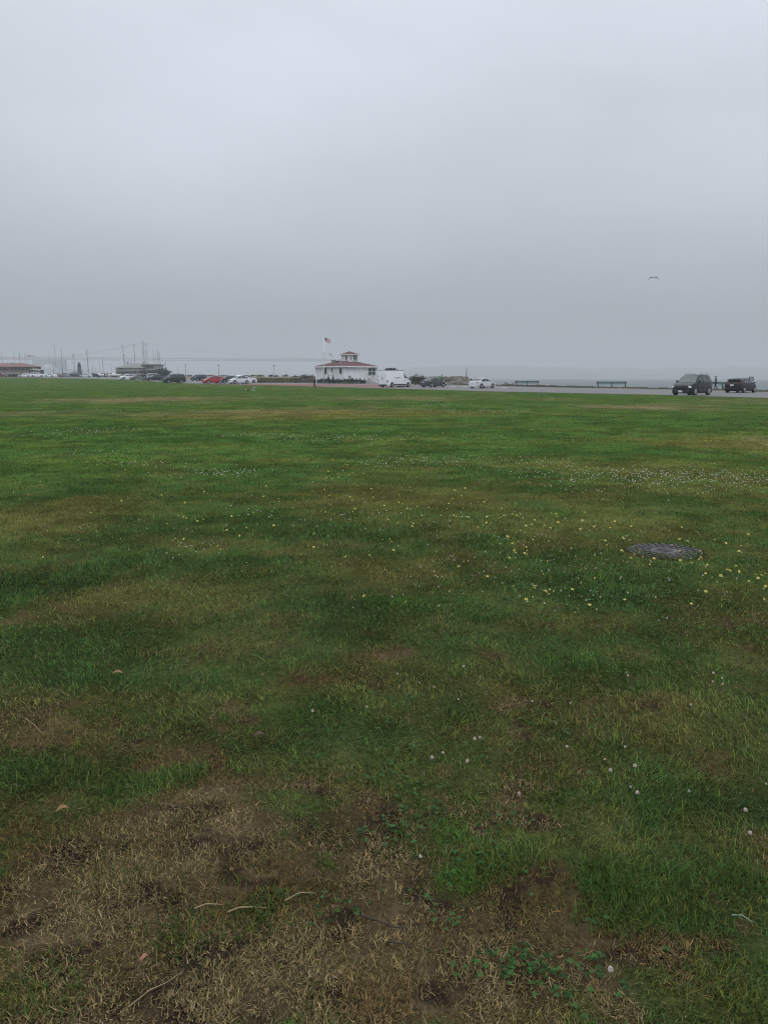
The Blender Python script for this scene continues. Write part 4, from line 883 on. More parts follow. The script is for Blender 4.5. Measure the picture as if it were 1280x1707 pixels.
def car(name, label, u, Y, hd, kind, Lc, W, H, pm, cat='car', wr=.33, wb=None, two_tone=False, rails=False, glass=None, plate='both', group=None, tumble=.30, spoiler=False, detail=True, x=None):
    S = PR[kind]; P0 = S['p']; glass = glass or m_wind
    loc = at(u, Y); root = tag(empty(name, loc, R(hd)), label, cat, group)
    xs_ = [p[0] for p in P0]; zs_ = [p[1] * H for p in P0]; belt = S['belt'] * H; wb = wb or Lc * .585
    X = lambda t_: Lc * (.5 - t_)
    def zt(t_): return float(np.interp(t_, xs_, zs_))
    def hw(t_): return W / 2 * (1 - .20 * abs(2 * t_ - 1) ** 7 - .03 * (2 * t_ - 1) ** 2)
    def top_w(t_): z = zt(t_); return hw(t_) - .06 - max(0, z - belt) * tumble
    ts = sorted(set([p[0] for p in P0] + [i / 26 for i in range(27)])); ts = [t_ for i, t_ in enumerate(ts) if i == 0 or t_ - ts[i - 1] > .002]
    rows = []
    for t_ in ts:
        z = zt(t_); w_ = hw(t_); wt = top_w(t_); zb = min(belt, z - .02); z0 = .19 + (.10 if t_ < .03 or t_ > .97 else 0)
        half = [(w_ * .88, z0), (w_ * .985, z0 + .10), (w_, max(.5 * (z0 + zb), z0 + .12)), (w_ - .015, zb), (wt, z - .035 if z > belt + .1 else z - .012), (wt * .82, z), (0, z + .018)]
        row = [(X(t_), a, c_) for a, c_ in half] + [(X(t_), -a, c_) for a, c_ in half[-2::-1]]
        rows.append(row)
    b = MB(); v_ = b.grid(rows); b._f(v_[0]); b._f(v_[-1][::-1])
    for a, c_ in zip(v_, v_[1:]): b._f([a[0], a[-1], c_[-1], c_[0]])
    body = b.build('body', pm, root, smooth=True)
    try: body.data.set_sharp_from_angle(angle=R(38))
    except Exception: pass
    if not detail:
        pass
    # glass
    def side_glass(t0, t1, s):
        b = MB(); A, B = [], []
        for i in range(9):
            t_ = t0 + (t1 - t0) * i / 8; z = zt(t_); zl, zh = belt + .03, z - .085
            if zh < zl + .02: zh = zl + .02
            wt = top_w(t_); zb = belt; zz0 = z - .035
            yy = lambda q: (hw(t_) - .015) + (wt - hw(t_) + .015) * (q - zb) / max(zz0 - zb, .05) + .012
            A.append((X(t_), s * yy(zl), zl)); B.append((X(t_), s * yy(zh), zh))
        b.grid([A, B]); b.build('side_window', m_wind, root, recalc=True)
    for s in (-1, 1):
        for t0, t1 in S['sw']: side_glass(t0, t1, s)
    def screen(t0, t1, nm):
        b = MB(); rw_ = []
        for i in range(6):
            t_ = t0 + (t1 - t0) * i / 5; wt = top_w(t_) * .90; z = zt(t_)
            rw_.append([(X(t_), yy * wt, z + .012 + (.012 * (1 - abs(yy))) + (.0 if abs(yy) < .95 else -.006)) for yy in (-1, -.9, -.5, 0, .5, .9, 1)])
        b.grid(rw_); return b.build(nm, glass, root)
    a_ = screen(*S['ws'], 'windscreen'); dn = .02
    if S['rw']: screen(*S['rw'], 'rear_window')
    # wheels
    for sx in (1, -1):
        for s in (-1, 1):
            wx = sx * wb / 2 + .02 * Lc; wy = s * (W / 2 - .10); b = MB()
            b.tube([(0, -.11, 0), (0, -.10, 0), (0, .10, 0), (0, .115, 0)], [wr * .93, wr, wr, wr * .93], 20)
            wo = b.build('wheel', m_tyre, root, smooth=False, loc=(wx, wy, wr))
            b = MB(); b.tube([(0, s * .116, 0), (0, s * .121, 0)], wr * .60, 16)
            for k in range(5):
                a = k * 2 * math.pi / 5; b.box((math.cos(a) * wr * .33, s * .126, math.sin(a) * wr * .33), (wr * .5, .012, wr * .16), Matrix.Rotation(-a, 3, 'Y'))
            b.build('rim', m_rim, wo)
            b = MB(); n_ = 10; pr = [(wx + math.cos(math.pi * k / n_) * (wr + .065), .235 + 0 * k if k in (0, n_) else wr + math.sin(math.pi * k / n_) * (wr + .065)) for k in range(n_ + 1)]
            yw = s * (W / 2 - .004); b.poly([(px_, yw, pz_) for px_, pz_ in pr]); yi = s * (W / 2 - .12); b.poly([(px_, yi, pz_) for px_, pz_ in pr])
            for (p0, z0_), (p1, z1_) in zip(pr, pr[1:]): b.poly([(p0, yw, z0_), (p1, yw, z1_), (p1, yi, z1_), (p0, yi, z0_)])
            b.build('wheel_arch', m_black, root)
    # lamps, plates, mirrors, bumpers
    zf = {'van': .36, 'suv': .415, 'boxy': .47}.get(kind, .45) * H
    for s in (-1, 1):
        yy = s * W * .355
        b = MB(); b.box((Lc / 2 - .17, yy, zf), (.26, .36, .17), Matrix.Rotation(-s * .38, 3, 'Z'), .8); b.build('headlight', m_lamp, root, bevel=.03)
        zr = (.60 * H if kind in ('sedan', 'hatch') else (.60 * H if kind != 'van' else .36 * H)); wd_, hh_ = (.30, .15) if kind in ('sedan',) else (.16, .30)
        b = MB(); b.box((-Lc / 2 + .17, s * (W / 2 - .20 - wd_ * .15), zr), (.26, wd_, hh_), Matrix.Rotation(s * .3, 3, 'Z'), .9); b.build('taillight', m_tail, root, bevel=.02)
        tm = S['ws'][0] + .055; b = MB(); b.box((X(tm), s * (W / 2 + .07), belt + .06), (.12, .20, .14)); b.build('side_mirror', m_black if kind != 'sedan' else pm, root, bevel=.03)
        if detail:
            for t0, t1 in S['sw'][:2]:
                b = MB(); b.box((X(t1 - .02), s * (hw(t1) + .012), belt - .09), (.2, .03, .03)); b.build('door_handle', m_black if pm.name != 'paint_silver' else pm, root)
    bx0 = m_black if two_tone else pm
    b = MB(); b.box((Lc / 2 - .04, 0, .33), (.20, W * .80, .20)); b.build('bumper', bx0, root, bevel=.05)
    b = MB(); b.box((-Lc / 2 + .04, 0, .34), (.18, W * .80, .22)); b.build('bumper', bx0, root, bevel=.05)
    b = MB(); b.box((Lc / 2 - .045, 0, zf - .03), (.14, W * .42, .15)); gr_ = b.build('grille', m_black, root, bevel=.02)
    MB().box((0, 0, .24), (Lc * .86, W * .82, .12)).build('underbody', m_black, root)
    MB().box((Lc / 2 + .065, 0, .36), (.02, .34, .16)).build('license_plate', m_plate, root)
    MB().box((-Lc / 2 - .0, 0, .52 * H if kind != 'van' else .5), (.05, .34, .16)).build('license_plate', m_plate, root)
    if rails:
        for s in (-1, 1):
            t0, t1 = .46, .88; wy = s * (top_w(.6) - .06)
            MB().tube([(X(t0), wy, H - .01), (X(t0 + .03), wy, H + .06), (X(t1 - .03), wy, H + .05), (X(t1), wy, H - .02)], .022, 6).build('roof_rail', m_black, root)
    if two_tone:
        for s in (-1, 1): MB().box((0, s * (W / 2 + .004), .42), (wb - 2 * wr - .2, .04, .16)).build('side_trim', m_black, root, bevel=.01)
    if spoiler:
        b = MB(); b.box((-Lc / 2 + .46, 0, H * .915), (.30, W * .70, .05), Matrix.Rotation(-.08, 3, 'Y')); 
        for yy in (-.45, 0, .45): b.box((-Lc / 2 + .48, yy, H * .915 - .07), (.12, .06, .14))
        b.build('spoiler', m_black, root, bevel=.01)
    return root
c1 = car('parked_car', 'dark grey sport utility car with clear headlights facing left toward the lawn', 1153, 70, 225, 'suv', 4.6, 1.84, 1.76, paint('charcoal', (.010, .013, .014)), wr=.37, rails=True, two_tone=True, glass=m_windl)
car('parked_car', 'black hatchback with a large rear spoiler at the right edge', 1233, 82, 44, 'hatch', 4.3, 1.80, 1.46, paint('black', (.006, .008, .010)), spoiler=True, wr=.33)
car('parked_car', 'silver sedan seen from behind beside the rock mound', 803, 115, 47, 'sedan', 4.54, 1.76, 1.46, paint('silver', (.60, .61, .62)), wr=.33)
car('parked_car', 'dark blue grey sedan with red tail lights parked right of the white van', 721.5, 127, 45, 'sedan', 4.7, 1.82, 1.43, paint('slate', (.055, .062, .075)), wr=.33)
vn = car('cargo_van', 'tall white cargo van with a roof rack next to the white clubhouse', 658, 127, 50, 'van', 5.98, 2.05, 2.52, paint('white', (.82, .82, .83)), cat='van', wr=.36, wb=4.0, tumble=.05, two_tone=True)
b = MB()
for s in (-1, 1): b.tube([(-2.9, s * .8, 2.58), (1.2, s * .8, 2.60)], .03, 6)
for xx in (-2.8, -1.5, -.2, 1.1): b.tube([(xx, -.85, 2.60), (xx, .85, 2.60)], .028, 6)
b.build('roof_rack', m_black, vn)
b = MB()
for s in (-.5, .2): b.tube([(-2.3, s, 2.62), (-2.0, s, 2.82), (-1.2, s, 2.95), (-.4, s, 2.86), (.2, s, 2.64)], .05, 8)
b.box((-1.2, -.15, 2.74), (1.7, .6, .2)); b.build('roof_ladder', m_dark, vn)
b = MB(); r_ = random.Random(1)
for k in range(11): b.box((.1 - k * .13, -1.030, 1.46), (.09, .012, .10 if k % 3 else .13))
b.build('lettering', mat('lettering_grey', (.12, .12, .13), .6), vn)
for yy in (-.42, .42): MB().box((-3.0, yy, 1.42), (.03, .60, 1.45)).build('rear_door', paint('white', (.82, .82, .83)), vn, bevel=.02)
for yy in (-.08, .10): MB().box((-3.03, yy, 1.35), (.03, .04, .22)).build('door_handle', m_black, vn)
MB().box((1.55, -1.035, 1.05), (.14, .02, .05)).build('door_handle', m_black, vn); MB().box((1.15, -1.035, 1.05), (.14, .02, .05)).build('door_handle', m_black, vn)
car('parked_car', 'white sport utility car facing right behind the silver hatchback', 409, 163, 45, 'suv', 4.7, 1.86, 1.70, paint('white', (.82, .82, .83)), rails=True)
car('parked_car', 'silver white hatchback with rising window line in front of the white sport utility car', 399.5, 155, 215, 'hatch', 4.15, 1.77, 1.58, paint('pearl', (.66, .68, .71)))
car('parked_car', 'dark green car mostly hidden between the red hatchback and the silver one', 380, 160, 222, 'hatch', 4.0, 1.75, 1.5, paint('green', (.025, .04, .035)))
car('parked_car', 'bright red hatchback facing left at the lawn edge', 355, 158, 218, 'hatch', 4.25, 1.74, 1.50, paint('red', (.42, .018, .030)))
car('pickup_truck', 'small dark blue pickup like car behind the front of the red hatchback', 332, 192, 235, 'boxy', 3.9, 1.8, 1.5, paint('navy', (.022, .028, .042)), cat='pickup')
car('parked_car', 'boxy dark green sport utility car left of the red hatchback', 290, 163, 217, 'boxy', 4.6, 1.86, 1.78, paint('deepgreen', (.022, .032, .030)), rails=True)
car('parked_car', 'dark green sedan with silver wheels right of the standing couple', 259, 196, 217, 'sedan', 4.6, 1.8, 1.45, paint('darkteal', (.030, .038, .040)))
car('parked_car', 'pale roofed grey sport utility car behind the dark green sedan', 252, 204, 220, 'suv', 4.5, 1.8, 1.72, paint('palegrey', (.30, .32, .33)))
car('parked_car', 'warm grey car between the white hatchback and the standing couple', 231, 208, 220, 'hatch', 4.2, 1.75, 1.5, paint('warmgrey', (.17, .165, .16)))
car('parked_car', 'white hatchback with long sloping tail left of the warm grey car', 213, 212, 222, 'hatch', 4.4, 1.75, 1.5, paint('white', (.82, .82, .83)))
car('parked_car', 'white sport utility wagon with dark windows on the far left, facing right', 63, 281, 12, 'suv', 4.9, 1.88, 1.80, paint('white', (.82, .82, .83)), rails=True)
car('parked_car', 'white sedan just left of the white sport utility wagon', 43, 284, 190, 'sedan', 4.6, 1.8, 1.45, paint('white', (.82, .82, .83)))
car('parked_car', 'charcoal sport utility car beside the white sedan', 26, 288, 200, 'suv', 4.6, 1.85, 1.75, paint('charcoal', (.010, .013, .014)))
car('parked_car', 'dark green wagon between the charcoal car and the maroon one', 14, 291, 200, 'boxy', 4.4, 1.8, 1.75, paint('deepgreen', (.022, .032, .030)))
car('parked_car', 'maroon car cut by the left edge of the picture', 1, 283, 10, 'suv', 4.7, 1.85, 1.72, paint('maroon', (.12, .03, .035)))
car('parked_car', 'small white car right of the white sport utility wagon', 86, 296, 160, 'sedan', 4.3, 1.75, 1.42, paint('white', (.82, .82, .83)), detail=False)
car('parked_car', 'small grey car below the tallest thin mast', 97, 300, 200, 'hatch', 4.3, 1.75, 1.5, paint('warmgrey', (.17, .165, .16)), detail=False)
car('parked_car', 'small pale car right of the small grey car', 108, 302, 170, 'suv', 4.3, 1.75, 1.6, paint('palegrey', (.30, .32, .33)), detail=False)
car('parked_car', 'small dark rounded van left of the lighthouse', 122.5, 303, 200, 'suv', 4.6, 1.9, 1.95, paint('slate', (.055, .062, .075)), cat='van', detail=False)
car('parked_car', 'small silver car just right of the lighthouse foot', 144, 304, 185, 'sedan', 4.5, 1.8, 1.45, paint('pearl', (.66, .68, .71)), detail=False)
car('parked_car', 'small black car left of the moored white motorboats', 156, 306, 185, 'hatch', 4.5, 1.8, 1.5, paint('black', (.006, .008, .010)), detail=False)

# ------------------------------------------------------------------ boats
m_hull = mat('white_hull', (.66, .66, .66), .4, .05, 2); m_alu = mat('mast_aluminium', (.16, .165, .17), .5, .1, 2, metal=.2); m_mdark = mat('mast_dark', (.045, .045, .05), .6); m_mwhite = mat('mast_white', (.60, .60, .60), .5)
m_cover = mat('sail_cover', (.05, .07, .13), .8)
def hull_mb(Lb, Bb, hb):
    b = MB(); rows = []
    for i in range(13):
        t_ = i / 12; w_ = Bb / 2 * math.sin(math.pi * min(.5 + .5 * (1 - t_), .97) if t_ < .5 else math.pi * (1 - t_ * .97) * 1.0) if False else Bb / 2 * (1 - max(0, (t_ - .35) / .65) ** 2.2) * (.82 + .18 * min(1, t_ * 3))
        x_ = Lb * (t_ - .5); sh = hb * (1 + .12 * (2 * t_ - 1) ** 2); w_ = max(w_, .03)
        rows.append([(x_, w_, sh), (x_, w_ * .9, sh * .45), (x_ - .05, w_ * .45, .02), (x_ - .05, 0, -.15), (x_ - .05, -w_ * .45, .02), (x_, -w_ * .9, sh * .45), (x_, -w_, sh)])
    v_ = b.grid(rows); b._f(v_[0]); b._f(v_[-1])
    for a, c_ in zip(v_, v_[1:]): b._f([a[0], a[-1], c_[-1], c_[0]])
    return b
def sailboat(u, Y, vtop, lean, label, mm=None, rot=None, furl=False, mr=.11):
    mm = mm or m_alu; zt_ = zof(vtop, Y) + 2.8; p = at(u, Y, -2.8); rz = R(rot if rot is not None else random.choice((80, 100, 20)))
    root = tag(empty('sailboat', p, 0), label, 'sailboat'); hl = hull_mb(9 + zt_ * .12, 3, 1.0).build('hull', m_hull, root, smooth=True); hl.rotation_euler[2] = rz
    M = Matrix.Rotation(rz, 3, 'Z'); b = MB(); b.box((0, 0, 1.25), (3.6, 1.7, .6), M, .85); b.build('cabin', m_hull, root)
    lx = lean * Y / 1354
    b = MB(); b.tube([(0, 0, .8), (lx * .5, 0, zt_ * .5), (lx, 0, zt_)], [mr, mr * .9, mr * .6], 6)
    for f_ in (.45, .72): b.tube([(lx * f_ - .6, 0, zt_ * f_), (lx * f_ + .6, 0, zt_ * f_)], .035, 4)
    b.build('mast', mm, root)
    bo = M @ Vector((-3.6, 0, 0)); MB().tube([(0, 0, 2.2), (bo.x, bo.y, 2.3)], .18, 6).build('boom', m_cover, root)
    bow = M @ Vector((4.6, 0, 0)); b = MB(); b.tube([(lx, 0, zt_ - .3), (bow.x, bow.y, 1.1)], .012, 3); b.tube([(lx, 0, zt_ - .3), (-bow.x, -bow.y, 1.1)], .012, 3); b.build('stay', m_alu, root)
    if furl: MB().tube([(lx * .55 + .1, -.1, zt_ * .62), (lx * .2 + .1, -.1, zt_ * .2)], [.12, .3], 6).build('sail_furled', mat('furled_sail_grey', (.13, .14, .15), .8), root)
    return root
SB = [(7.3, 420, 592, 0, 'sailboat whose mast rises leftmost, above the red tile roof', m_mdark), (28, 560, 583, 0, 'distant sailboat with a faint thin mast above the red tile roof', None), (38.5, 380, 587, -1.6, 'sailboat with a thick dark mast over the middle of the red roof', m_mdark),
      (45.3, 470, 588, 0, 'sailboat with slim mast just right of the thick dark mast', None), (49.2, 480, 586, 0, 'sailboat whose slim mast ends beside a small flag', None), (85.6, 600, 584, 0, 'very faint far sailboat seen over the bridge arch', None), (91.6, 400, 600, 0, 'sailboat with a short dark mast in front of the bridge arch', m_mdark),
      (95.6, 430, 570, 0, 'sailboat with the tallest thin mast near the bridge arch', None), (106, 420, 580, .6, 'sailboat with a dark mast and furled sail before the bridge pylon', m_mdark), (112.3, 440, 600, 0, 'sailboat with a thin mast right of the furled sail', None), (124.4, 520, 591, 0, 'faint sailboat just left of the straight mast by the lighthouse', None),
      (127.4, 400, 588.5, -.8, 'sailboat with a straight mast immediately left of the lighthouse', m_mdark), (139.7, 395, 614, -.4, 'small sailboat with very short mast right of the lighthouse', m_mdark), (150.8, 400, 583, -2, 'sailboat with tall mast leaning slightly left, right of the lighthouse', m_mdark), (148.6, 450, 581, 0, 'sailboat with thin mast doubled by the leaning one', None),
      (156.6, 440, 608, 0, 'sailboat with a short thin mast between lighthouse and motorboats', None), (162, 460, 612, 0, 'sailboat with faint short mast left of the motorboats', None), (174, 410, 595, 0, 'sailboat with medium grey mast above the white motorboats', m_mdark), (169.8, 480, 602, -2.6, 'sailboat with faint mast leaning left above the motorboats', None), (187.5, 500, 605, 0, 'faint sailboat at the left end of the beige clubhouse', None),
      (214.5, 325, 572.5, -7.3, 'sailboat with long dark mast leaning strongly left before the beige clubhouse', m_mdark), (209.5, 370, 590, 0, 'sailboat with thin mast behind the strongly leaning one', m_mdark), (221.5, 400, 592, 0, 'sailboat with slim mast behind the middle of the beige clubhouse', None), (227.8, 360, 572, -.8, 'sailboat with tall straight dark mast behind the beige clubhouse', m_mdark),
      (244.6, 400, 566.5, -2.2, 'sailboat with the highest pale mast beside the foggy bridge tower', None), (244.8, 326, 610, 0, 'sailboat with a short white mast in front of the beige clubhouse', m_mwhite), (258.6, 420, 582, 0, 'sailboat with thin mast at the right end of the beige clubhouse', None), (262.6, 370, 596, 0, 'sailboat with short thick dark mast left of the flat evergreen', m_mdark),
      (268, 322, 581.5, -2.8, 'sailboat with tall mast rising before the flat evergreen tree', m_mdark), (272.5, 345, 587, -4.5, 'sailboat with mast leaning left behind the flat evergreen tree', m_mdark), (277.6, 323, 602, 0, 'sailboat with short mast at the right of the evergreen tree', m_mdark), (298.4, 460, 610, 0, 'lone faint sailboat farthest right of all the masts', None)]
for u, Y, vt, ln, lab, mm in SB: sailboat(u, max(Y, 365), vt, ln, lab, mm, furl='furled sail before' in lab, mr=.10 if mm else .085)
def motorboat(u, Y, Lb, rz, label):
    root = tag(empty('motorboat', at(u, Y, gz(Y) + .25), R(rz)), label, 'motorboat'); hull_mb(Lb, 2.3, .9).build('hull', m_hull, root, smooth=True)
    MB().box((-.1, 0, 1.15), (2.2, 1.7, .55), None, .75).build('cabin', m_hull, root, bevel=.05)
    MB().box((.35, 0, 1.2), (1.0, 1.74, .22)).build('window', m_glass, root)
    b = MB()
    for xx in (-1.2, -.6):
        for s in (-1, 1): b.tube([(xx, s * .8 - .1, .05), (xx, s * .8 + .1, .05)], .3, 10)
    b.box((0, 0, -.0), (Lb * .9, .9, .12)); b.build('trailer', m_dark, root)
motorboat(170, 307, 6.2, 10, 'white motorboat on land behind the two small standing people, left one'); motorboat(187, 309, 6.6, 186, 'white motorboat on land next to the beige clubhouse, right one')

# ------------------------------------------------------------------ street furniture
m_green = mat('bench_green', (.018, .070, .062), .6, .12, 4); m_wood = mat('weathered_wood', (.12, .10, .08), .9, .3, 3)
def bench(u, Y, Lb, rz, label):
    root = tag(empty('park_bench', at(u, Y), R(rz)), label, 'bench')
    for nm, zs, yy, tilt in (('seat', (.46,), (-.16, -.02, .12), 0),):
        b = MB()
        for y_ in yy: b.box((0, y_, .46), (Lb, .12, .05))
        b.build('seat', m_green, root)
    b = MB()
    for z_ in (.70, .86): b.box((0, .24 + (z_ - .7) * .2, z_), (Lb, .05, .13), Matrix.Rotation(-.15, 3, 'X'))
    b.build('backrest', m_green, root)
    for xx in (-Lb / 2 + .25, 0, Lb / 2 - .25):
        b = MB(); b.box((xx, .20, .44), (.09, .10, .88)); b.box((xx, -.16, .22), (.09, .10, .44)); b.box((xx, .02, .40), (.08, .42, .08)); b.build('leg', m_green, root)
bench(878, 131, 3.9, -4, 'green park bench on the verge nearest the silver sedan'); bench(1019, 119, 4.4, -5, 'green park bench standing alone above the water'); bench(1204, 104, 3.4, -6, 'green park bench half hidden behind the black hatchback')
# sign, posts, lamp posts, wheel stops
Y0 = 100.; root = tag(empty('notice_board', at(1250, Y0)), 'small framed notice board on a post behind the black hatchback', 'notice board'); z_ = lambda v: zof(v, Y0)
MB().box((0, 0, z_(633) / 2), (.10, .10, z_(633))).build('post', m_dark, root); MB().box((0, -.02, (z_(628) + z_(635.2)) / 2), (.56, .08, z_(628) - z_(635.2))).build('board_frame', m_dark, root, bevel=.01)
MB().box((0, -.07, (z_(628.8) + z_(634.2)) / 2), (.40, .03, z_(628.8) - z_(634.2))).build('panel', mat('panel_grey', (.32, .35, .35), .6), root)
for u, Y, vt, lab in ((842, 133, 637, 'short wooden post right of the silver sedan'), (845, 134, 638.5, 'second short wooden post beside the first by the silver sedan'), (854.5, 133, 638, 'short wooden post just left of the nearest bench')):
    b = MB(); hh = zof(vt, Y) - gz(Y); b.box((0, 0, hh / 2), (.14, .14, hh)); b.box((0, 0, hh + .02), (.17, .17, .05), None, .6); q = b.build('post', m_wood, loc=at(u, Y)); tag(q, lab, 'post'); q.name = 'wooden_post'
for u, Y, lab in ((492.3, 165, 'dark fence post left of the pair beside the bushes'), (494.8, 165, 'dark fence post right of the pair beside the bushes'), (500, 166, 'dark fence post between the pair and the rounded bush'), (484, 166, 'thin dark stake on the dry embankment')):
    hh = zof(631, Y) - gz(Y); b = MB(); b.box((0, 0, hh / 2), (.2, .16, hh)); b.box((0, 0, hh + .02), (.24, .2, .06), None, .5); q = b.build('fence_post', mat('tarred_wood', (.03, .027, .025), .9), loc=at(u, Y)); tag(q, lab, 'fence post')
b = MB(); p, q_ = at(503, 166), at(526, 163); d = q_ - p; root = tag(empty('timber_fence', (p + q_) / 2, math.atan2(d.y, d.x)), 'low dark timber fence between the embankment and the white clubhouse', 'fence'); L_ = d.length
for k in range(7): MB().box((-L_ / 2 + L_ * k / 6, 0, .42), (.12, .12, .85)).build('fence_post', m_wood, root)
for z1 in (.35, .68): MB().box((0, -.07, z1), (L_, .04, .12)).build('rail', m_wood, root)
def lamppost(u, Y, vt, lab, z=None):
    g0 = gz(Y) if z is None else z; hh = zof(vt, Y) - g0; root = tag(empty('lamp_post', at(u, Y, g0)), lab, 'lamp post')
    MB().tube([(0, 0, -.2), (0, 0, .4), (0, 0, hh - .35)], [.13, .08, .06], 8).build('pole', m_grey, root); MB().tube([(0, 0, hh - .35), (0, 0, hh - .25), (0, 0, hh)], [.09, .22, .16], 8).build('lantern', m_dark, root)
lamppost(365.6, 262, 608, 'grey lamp post beyond the red hatchback', 0); lamppost(457.6, 230, 608.5, 'grey lamp post rising behind the dry embankment', 0); lamppost(310.6, 262, 607.5, 'faint lamp post beyond the boxy green car', 0)
Y0 = 152.; root = tag(empty('marker_pole', at(776.3, Y0)), 'leaning two pole marker standing on the rock mound', 'marker pole')
for dx, nm in ((0, 0), (.12, 1)): MB().tube([(dx - .05, 0, .0), (dx * .4 + .1, 0, zof(613.2 + nm * 2, Y0) - gz(Y0))], [.07, .045], 6).build('pole', m_grey, root)
stops = [(672, 645.2), (699, 645.2), (754.5, 645.9), (773.5, 646.0), (792, 646.5), (813, 647.0), (838, 647.2)]
for i, (u, v) in enumerate(stops):
    p = unproj(u, v); b = MB(); b.box((0, 0, .075), (1.15 * (1 if i > 1 else .8), .2, .15), None, .9); q = b.build('wheel_stop', m_wp, loc=(p.x, p.y, gz(p.y) + .006), bevel=.02); q.rotation_euler = (0, 0, R(-4))
    tag(q, ['pale concrete wheel stop between the van\'s front wheels', 'pale concrete wheel stop between the van and the dark sedan', 'pale concrete wheel stop just right of the dark sedan', 'pale concrete wheel stop midway between the two sedans', 'pale concrete wheel stop at the tail of the silver sedan', 'pale concrete wheel stop under the front of the silver sedan', 'pale concrete wheel stop right of the silver sedan'][i], 'wheel stop', 'wheel stops along the parking')
Y0 = 168.; root = tag(empty('picnic_table', at(437, Y0), .1), 'low dark picnic table at the foot of the dry embankment', 'picnic table')
MB().box((0, 0, .72), (2., .75, .06)).build('tabletop', m_wood, root)
for s in (-1, 1): MB().box((0, s * .65, .44), (2., .25, .05)).build('seat', m_wood, root); MB().box((s * .75, 0, .36), (.1, 1.3, .08)).build('leg', m_wood, root); MB().box((s * .75, 0, .35), (.1, .12, .7)).build('leg', m_wood, root)
# small flags over the red roof
for u, vt, lab, m_ in ((46.5, 592, 'small dark flag left of the pair above the red roof', m_fb), (49.5, 592, 'small dark flag right of the pair above the red roof', m_fr)):
    flag('club_flag', lab, at(u, 362, zof(vt, 362)), .7, .5, .3, lambda s, j: 0, [m_], u, 8, 4)

